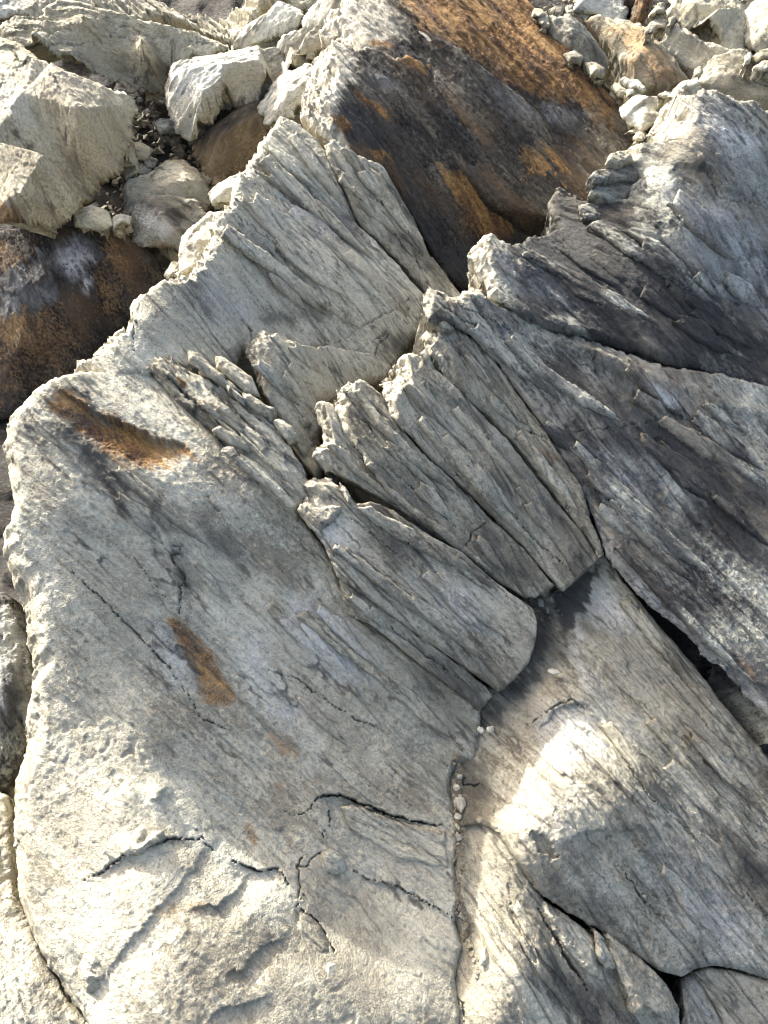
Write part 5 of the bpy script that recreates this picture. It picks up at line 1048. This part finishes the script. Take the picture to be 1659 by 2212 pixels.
rock('boulder', [(498, 98, -12, 3), (530, 50, -8, 3), (575, 22, -5, 3), (600, -2, -3, 3), (625, 4, -2, 3), (656, 30, -3, 3), (640, 56, -6, 3), (600, 66, -8, 3), (560, 82, -10, 3), (515, 100, -13, 3)], ctrl=[(580, 50, -3)], lin=-30, w=3, bottom=17, wall=1.5, lam=(0.39, 2, 1.4, 6), grain=0.4, mat='white', fresh_lit=0, label='white rugged boulder near the top, left of the rusty slab', **BO)
rock('boulder', [(598, 98, -10, 2), (615, 72, -7, 3), (650, 58, -5, 3), (692, 50, -3, 3), (700, 95, -5, 3), (672, 122, -8, 3), (640, 116, -10, 3)], ctrl=[(650, 85, -3)], lin=-20, w=3, bottom=17, wall=1.5, lam=(0.33, 2, 1.4, 6), grain=0.4, mat='white', fresh_lit=0, stains_shade=[('warm', [(630, 70), (690, 60), (690, 110), (640, 110)], 14, 0.8)], label='pinkish white boulder tucked against the cream broken end', **BO)
rock('boulder', [(654, 48, -4, 2), (668, 22, -2, 2), (692, -8, 2, 2), (740, -40, 6, 2), (745, 0, 4, 2), (715, 35, 0, 2), (690, 56, -3, 2)], lin=-50, w=2, bottom=17, wall=1.5, lam=(0.28, 2, 1, 8), streak=0.4, grain=0.25, mat='white', fresh_lit=0, stains_shade=[('dark', [(690, 10), (740, -30), (740, 10), (710, 30)], 14, 0.5)], label='smooth white fin of rock at the top beside the cream broken end', **BO)
rock('boulder', [(610, -10, -8, 3), (630, -50, -4, 3), (690, -50, -2, 3), (692, -5, -5, 3), (668, 22, -8, 3), (640, 22, -9, 3)], lin=20, w=3, bottom=17, wall=3, grain=0.3, mat='boulder', fresh_lit=0, label='shadowed beige boulder at the top edge between the white ones', **BO)

# ---------------------------------------------------------------- rubble above the rusty slab, upper right
rock('rusty_rock', [(1262, 38, 20, 2), (1300, 27, 22, 2), (1350, 35, 24, 2), (1392, 55, 25, 2), (1432, 90, 25, 2), (1466, 126, 24, 2), (1492, 166, 22, 3), (1440, 188, 19, 3), (1400, 197, 17, 3), (1365, 175, 16, 2), (1330, 130, 16, 2), (1290, 80, 17, 2)], ctrl=[(1380, 100, 26), (1420, 150, 24), (1330, 70, 22)], lin=40, step=0.004, w=2, bottom=14, wall=1.5, lam=(0.6, 2, 1.2, 7), streak=0.3, grain=0.25, mat='boulder', fresh_lit=0,
     stains_shade=[('rust', [(1262, 35), (1400, 50), (1490, 165), (1420, 180), (1340, 110)], 24, 0.55), ('warm', [(1262, 35), (1490, 165), (1400, 195), (1300, 90)], 20, 0.8)], label='rounded orange-brown rock lying above the dark rusty slab', category='rock')
rock('broken_rock', [(1178, 50, 20, 2), (1190, 30, 22, 2), (1240, 28, 24, 2), (1265, 50, 23, 2), (1300, 90, 20, 2), (1320, 125, 17, 2), (1300, 145, 15, 2), (1250, 140, 15, 2), (1215, 110, 17, 2), (1185, 80, 19, 2)], ctrl=[(1230, 65, 24), (1270, 100, 21)], lin=35, step=0.004, w=2, bottom=12, wall=2.5, lam=(0.8, 2.4, 1.4, 6), grain=0.4, mat='grey', fresh_lit=0.2, stains_shade=[('dark', [(1220, 60), (1290, 90), (1300, 130), (1240, 120)], 20, 0.5)], label='grey broken rock perched on the upper edge of the rusty slab', category='rock')
rock('layered_rock', [(1428, 82, 27, 5), (1445, 55, 29, 4), (1462, 45, 30, 3), (1500, 58, 31, 2), (1560, 90, 30, 2), (1600, 112, 29), (1560, 130, 27), (1525, 150, 24, 3), (1510, 165, 22, 4), (1480, 140, 23, 5), (1445, 110, 25, 5)], ctrl=[(1500, 85, 30)], lin=32, step=0.004, w=1.5, bottom=14, wall=2.5, lam=(0.9, 3, 0.9, 10), streak=0.6, grain=0.35, mat='grey', fresh_lit=0.8, label='layered grey rock with a crumbling cream face, right of the orange-brown rock', category='rock')
rock('layered_rock', [(1505, 180, 24, 4), (1520, 150, 27, 4), (1528, 125, 29, 3), (1545, 108, 31, 2), (1600, 105, 33, 1.5), (1659, 120, 34), (1720, 160, 35), (1720, 215, 30), (1640, 200, 28), (1580, 190, 26), (1540, 190, 24, 2)], ctrl=[(1600, 135, 32.5), (1560, 140, 30), (1620, 180, 27)], lin=28, step=0.004, w=1.2, bottom=14, wall=2.5, lam=(0.8, 3, 0.9, 10), streak=0.6, grain=0.3, mat='grey', fresh_lit=0.6, stains_shade=[('warm', [(1530, 140), (1600, 150), (1659, 190), (1550, 190)], 16, 0.8)], label='layered rock with a brown shaded underside at the right edge', category='rock')
rock('boulder', [(1440, 20, 24, 3), (1475, -30, 27, 3), (1560, -50, 30, 3), (1610, 20, 29, 3), (1625, 65, 27, 3), (1600, 100, 25, 3), (1555, 85, 25, 3), (1500, 55, 24, 3), (1465, 42, 23, 3)], ctrl=[(1540, 20, 31), (1500, 10, 28)], lin=45, w=3, bottom=17, wall=1.5, lam=(0.44, 1.8, 1.4, 4), streak=0.1, grain=0.45, mat='boulder', fresh_lit=0, label='greenish beige boulder at the top right', **BO)
rock('boulder', [(1605, 60, 27, 3), (1615, 20, 29, 3), (1640, -10, 31, 3), (1720, -40, 34, 3), (1720, 110, 31, 3), (1659, 110, 28, 3), (1625, 100, 27, 3)], ctrl=[(1670, 40, 33)], lin=45, w=3, bottom=17, wall=1.5, lam=(0.39, 2, 1.4, 4), grain=0.45, mat='grey', fresh_lit=0, label='grey faceted boulder in the top right corner', **BO)
rock('boulder', [(1240, 20, 18, 2), (1265, -30, 22, 2), (1340, -40, 23, 2), (1355, 20, 20, 2), (1345, 36, 19, 2), (1300, 28, 18, 2)], lin=20, w=2.5, bottom=17, wall=1.5, lam=(0.22, 2, 1.4, 5), grain=0.25, mat='slate', fresh_lit=0, stains_shade=[('pale', [(1240, -30), (1350, -30), (1350, 36), (1240, 30)], 20, 0.5)], label='smooth grey rock at the top edge above the orange-brown rock', **BO)
rock('rusty_rock', [(1362, 40, 20, 1.5), (1375, -10, 24, 1.5), (1395, -40, 26, 1.5), (1415, -20, 25, 1.5), (1400, 20, 23, 1.5), (1388, 56, 20, 1.5)], lin=110, step=0.004, w=1.5, bottom=12, wall=2, lam=(0.4, 3, 1, 10), streak=0.5, grain=0.25, mat='rusty', fresh_lit=0, stains_shade=[('rust', [(1360, -40), (1415, -40), (1415, 60), (1360, 60)], 20, 0.45)], label='upright dark brown rock splinter at the top edge', category='rock')
rock('rusty_rock', [(1310, -10, 19, 2), (1330, -40, 22, 2), (1380, -45, 23, 2), (1372, 10, 19, 2), (1345, 20, 18, 2)], lin=30, step=0.004, w=2, bottom=12, wall=2, grain=0.3, mat='rusty', fresh_lit=0, stains_shade=[('rust', [(1310, -40), (1380, -40), (1380, 20), (1310, 20)], 20, 0.4)], label='dark rusty rock cut off by the top edge', category='rock')
for i, (pts, hh_, mt, lb) in enumerate([
    ([(1338, 232), (1352, 222), (1372, 204), (1408, 207), (1440, 212), (1448, 232), (1432, 252), (1414, 268), (1385, 282), (1368, 265), (1345, 250)], 22, 'white', 'white angular stone resting in the notch between the rusty slab and the right slab'),
    ([(1455, 190), (1475, 175), (1510, 160), (1515, 178), (1490, 192), (1460, 205)], 34, 'white', 'flat white chip on top of the cream sunlit corner'),
    ([(1338, 170), (1348, 163), (1380, 172), (1398, 190), (1390, 196), (1362, 186)], 20, 'white', 'thin white stone lying below the orange-brown rock'),
    ([(1318, 185), (1330, 172), (1355, 185), (1372, 200), (1360, 214), (1335, 210)], 17, 'boulder', 'orange-brown stone under the thin white stone'),
    ([(1215, 118), (1240, 108), (1262, 122), (1255, 140), (1228, 140)], 19, 'grey', 'grey stone below the perched broken rock'),
    ([(1260, 135), (1285, 132), (1310, 150), (1305, 170), (1275, 165)], 18, 'grey', 'grey stone left of the orange-brown rock'),
    ([(1160, 40), (1165, 25), (1185, 28), (1190, 55), (1172, 60)], 21, 'grey', 'dark stone at the left end of the perched broken rock'),
    ([(1149, 25), (1155, 15), (1172, 18), (1180, 30), (1165, 36), (1150, 34)], 22, 'boulder', 'small beige stone in the pile above the rusty slab'),
    ([(1185, 18), (1200, 10), (1220, 14), (1215, 26), (1195, 28)], 22, 'boulder', 'tan stone between two small stones of the pile above the rusty slab'),
    ([(1222, 8), (1240, 5), (1242, 26), (1225, 26)], 22, 'boulder', 'squarish tan stone at the right of the small pile'),
    ([(1390, 58), (1405, 48), (1420, 58), (1410, 70), (1395, 66)], 28, 'white', 'bright white stone above the orange-brown rock'),
    ([(1402, 30), (1420, 8), (1440, 4), (1438, 22), (1415, 34)], 26, 'boulder', 'pale tilted stone beside the upright brown splinter'),
    ([(1404, 45), (1425, 32), (1445, 42), (1440, 58), (1415, 56)], 25, 'boulder', 'brownish stone under the pale tilted stone'),
    ([(1443, 40), (1455, 32), (1460, 45), (1448, 50)], 29, 'white', 'tiny white chip at the left end of the layered grey rock'),
    ([(1608, 120), (1620, 106), (1630, 112), (1622, 132), (1610, 132)], 35, 'white', 'upright bluish white chip on the layered rock at the right'),
    ([(1628, 138), (1645, 130), (1675, 128), (1675, 145), (1650, 150)], 36, 'white', 'flat white chip at the right edge'),
    ([(1625, 118), (1645, 105), (1675, 98), (1675, 125), (1640, 130)], 35, 'boulder', 'beige stone at the right edge above the flat white chip'),
    ([(1420, 205), (1435, 195), (1450, 196), (1448, 208), (1430, 212)], 27, 'grey', 'small grey stone behind the white angular stone'),
    ([(1368, 292), (1380, 278), (1395, 284), (1392, 300), (1375, 305)], 26, 'boulder', 'pinkish beige stone below the white angular stone'),
    ([(1350, 190), (1365, 186), (1372, 200), (1358, 204)], 23, 'white', 'small white chip on the orange-brown stone'),
    ([(1500, 148), (1515, 138), (1522, 152), (1512, 166), (1500, 162)], 27, 'boulder', 'tan stone between the two layered rocks')]):
    rock('stone', [(x, y, hh_) for x, y in pts], ctrl=[(sum(p[0] for p in pts) / len(pts), sum(p[1] for p in pts) / len(pts), hh_ + 2)], lin=(i * 53) % 170 + 3, step=0.004, w=0.4, p='tri', groove=0.1, facet=(0.9, 9.0), bottom=6, wall=1.5, lam=(0.2, 1.8, 2, 5), streak=0.1, grain=0.25, jag=0.25, under=1.2, wallamp=0.15, fa=0.4, mat=mt, fresh_lit=0, label=lb, category='stone')

# ---------------------------------------------------------------- loose chips in the crease and on the slabs
CH = [((992, 1678), -29.8, 0.010, 0, 1.0, 'white', 'small white pebble at the top of the crease line'),
      ((986, 1701), -29.5, 0.012, 30, 1.1, 'white', 'round pale pebble just above the long pebble in the crease'),
      ((993, 1735), -29.5, 0.021, 85, 1.55, 'white', 'long white pebble, the largest in the crease'),
      ((989, 1763), -29.5, 0.010, 20, 1.2, 'white', 'squarish white pebble directly below the long pebble'),
      ((987, 1786), -29.1, 0.010, 50, 1.1, 'boulder', 'beige pebble in the crease below the squarish one'),
      ((991, 1806), -29.0, 0.014, 60, 1.1, 'slate', 'dark grey pebble in the crease, below the beige one'),
      ((989, 1823), -28.5, 0.005, 0, 1.0, 'white', 'tiny pale grain under the dark grey pebble'),
      ((1000, 1981), -30.5, 0.012, 20, 1.2, 'slate', 'grey pebble low in the crease above two small ones'),
      ((1003, 2006), -30.5, 0.009, 20, 1.0, 'slate', 'small dark pebble low in the crease'),
      ((1016, 2048), -30.1, 0.009, 40, 1.3, 'boulder', 'brownish pebble above left of the big white chip'),
      ((1043, 2067), -27.5, 0.022, 150, 1.25, 'white', 'bright white chip lying in the sun beside the crease'),
      ((1038, 1577), -25.5, 0.011, 20, 1.3, 'white', 'pale chip under the lower end of the finger slabs, left of a pair'),
      ((1061, 1573), -25.0, 0.013, 140, 1.3, 'white', 'pale chip under the lower end of the finger slabs, right of a pair'),
      ((1168, 1303), -25.5, 0.016, 30, 1.1, 'slate', 'dark stone in the hollow where the finger slabs end'),
      ((1182, 1318), -25.0, 0.010, 60, 1.4, 'slate', 'small dark chip right of the dark stone in the hollow'),
      ((495, 977), 15.0, 0.021, 20, 1.3, 'slate', 'bluish grey chip caught on the splintered slab'),
      ((231, 1840), 5.4, 0.011, 60, 1.2, 'white', 'small pale chip on the sunlit outcrop near the open crack'),
      ((713, 2092), -11.0, 0.012, 100, 1.5, 'white', 'white pebble below the dark wedge crack of the outcrop'),
      ((1229, 1745), -11.6, 0.008, 40, 1.1, 'white', 'tiny pale pebble on the sunlit hump'),
      ((1195, 1450), -21.8, 0.012, 10, 1.8, 'white', 'thin pale chip on the grey floor below the hollow'),
      ((1212, 1460), -21.8, 0.010, 40, 1.6, 'boulder', 'brown chip beside the thin pale chip below the hollow')]
for i, (p, h, sz, ln_, stv, mt, lb) in enumerate(CH):
    stone('stone_chip', p, h, sz, ln_, 0.6, mt, 40 + i, label=lb, category='stone', stretch=stv)
rc = random.Random(11)
for i in range(26):
    y = rc.uniform(1590, 2120); x = 993 + rc.gauss(0, 5) + max(0, 1650 - y) * 0.5 + max(0, y - 1960) * 0.25
    u_, v_ = unproject([x], [y], [-29]); hz_ = max(float(sLR(u_, v_)[0]) if y < 1800 else float(sLB(u_, v_)[0]), float(sL1(u_, v_)[0]) - 1.5)
    stone('stone_chip', (x, y), hz_, rc.uniform(0.004, 0.009), rc.uniform(0, 180), rc.uniform(0.35, 0.6), rc.choice(('grey', 'boulder', 'slate', 'white', 'brown')), 300 + i, label='tiny angular chip among the grit of the crease', category='stone', group='tiny chips in the crease', stretch=rc.uniform(1.0, 1.7))
# grit too small to count, gathered along the crease and in the gully
rg = random.Random(5)
gr = []
for _ in range(420):
    y = rg.uniform(1560, 2080); gr.append((992 + rg.gauss(0, 6) + max(0, (1640 - y)) * 0.45 + max(0, y - 1960) * 0.28, y, None, rg.choice((0.002, 0.003, 0.004, 0.006)) * rg.uniform(0.7, 1.2)))
for _ in range(420):
    gr.append((rg.uniform(220, 460), rg.uniform(240, 480), 'g', rg.uniform(0.008, 0.03)))
for _ in range(200):
    gr.append((rg.uniform(1130, 1659), rg.uniform(-10, 180), 'g', rg.uniform(0.006, 0.02)))
for _ in range(60):
    gr.append((1170 + rg.gauss(0, 18), 1310 + rg.gauss(0, 14), None, rg.uniform(0.002, 0.007)))
tet = np.array([[1, 0, -0.5], [-0.6, 0.8, -0.4], [-0.5, -0.9, -0.3], [0.1, 0.1, 0.8], [0.6, 0.6, 0.3], [0.5, -0.6, 0.4], [-0.8, 0.0, 0.4]])
bm = bmesh.new()
for _v in tet: bm.verts.new(_v)
bmesh.ops.convex_hull(bm, input=bm.verts); bmesh.ops.triangulate(bm, faces=bm.faces)
bm.verts.index_update(); tf = np.array([[v.index for v in f.verts] for f in bm.faces]); tv = np.array([v.co[:] for v in bm.verts]); bm.free()
VV, FF = [], []
for (x, y, kk, sz) in gr:
    if kk == 'g':
        u, v = unproject([x], [y], [-20])
        for _ in range(3):
            hg = GS(u, v); u, v = unproject([x], [y], hg)
        h = hg[0] + 1.5
    else:
        u, v = unproject([x], [y], [-24]); hs = max(float(sLR(u, v)[0]), float(sL1(u, v)[0]) if x < 1000 else -99, float(sLB(u, v)[0]) if y > 1800 else -99); h = hs
        u, v = unproject([x], [y], [h])
    q = np.linalg.qr(np.array([[rg.gauss(0, 1) for _ in range(3)] for _ in range(3)]))[0]
    c = to_world(u, v, np.array([h]))[0]
    VV.append((tv @ q.T) * sz * np.array([1, 1, 0.8]) + c); FF.append(tf + len(tv) * len(FF))
VV = np.concatenate(VV); FF = np.concatenate(FF)
z4 = np.tile(np.array([0, 0, 0, 1.0]), (len(VV), 1))
me = mesh_from('grit', VV, FF, MAT['grey'], [('lin', 'FLOAT_VECTOR', 'vector', VV * 1.0), ('stain', 'FLOAT_COLOR', 'color', z4), ('wear_shade', 'FLOAT_COLOR', 'color', z4), ('field', 'FLOAT_COLOR', 'color', z4 * 0.5), ('hue', 'FLOAT', 'value', z4[:, 3] * 0.47)], False)
o = link('gravel', me, (0, 0, 0), kind='stuff')
o['label'] = 'loose grit and gravel in the crease and between boulders'; o['category'] = 'gravel'

for ob in scene.objects:
    if '_loc' in ob: del ob['_loc']
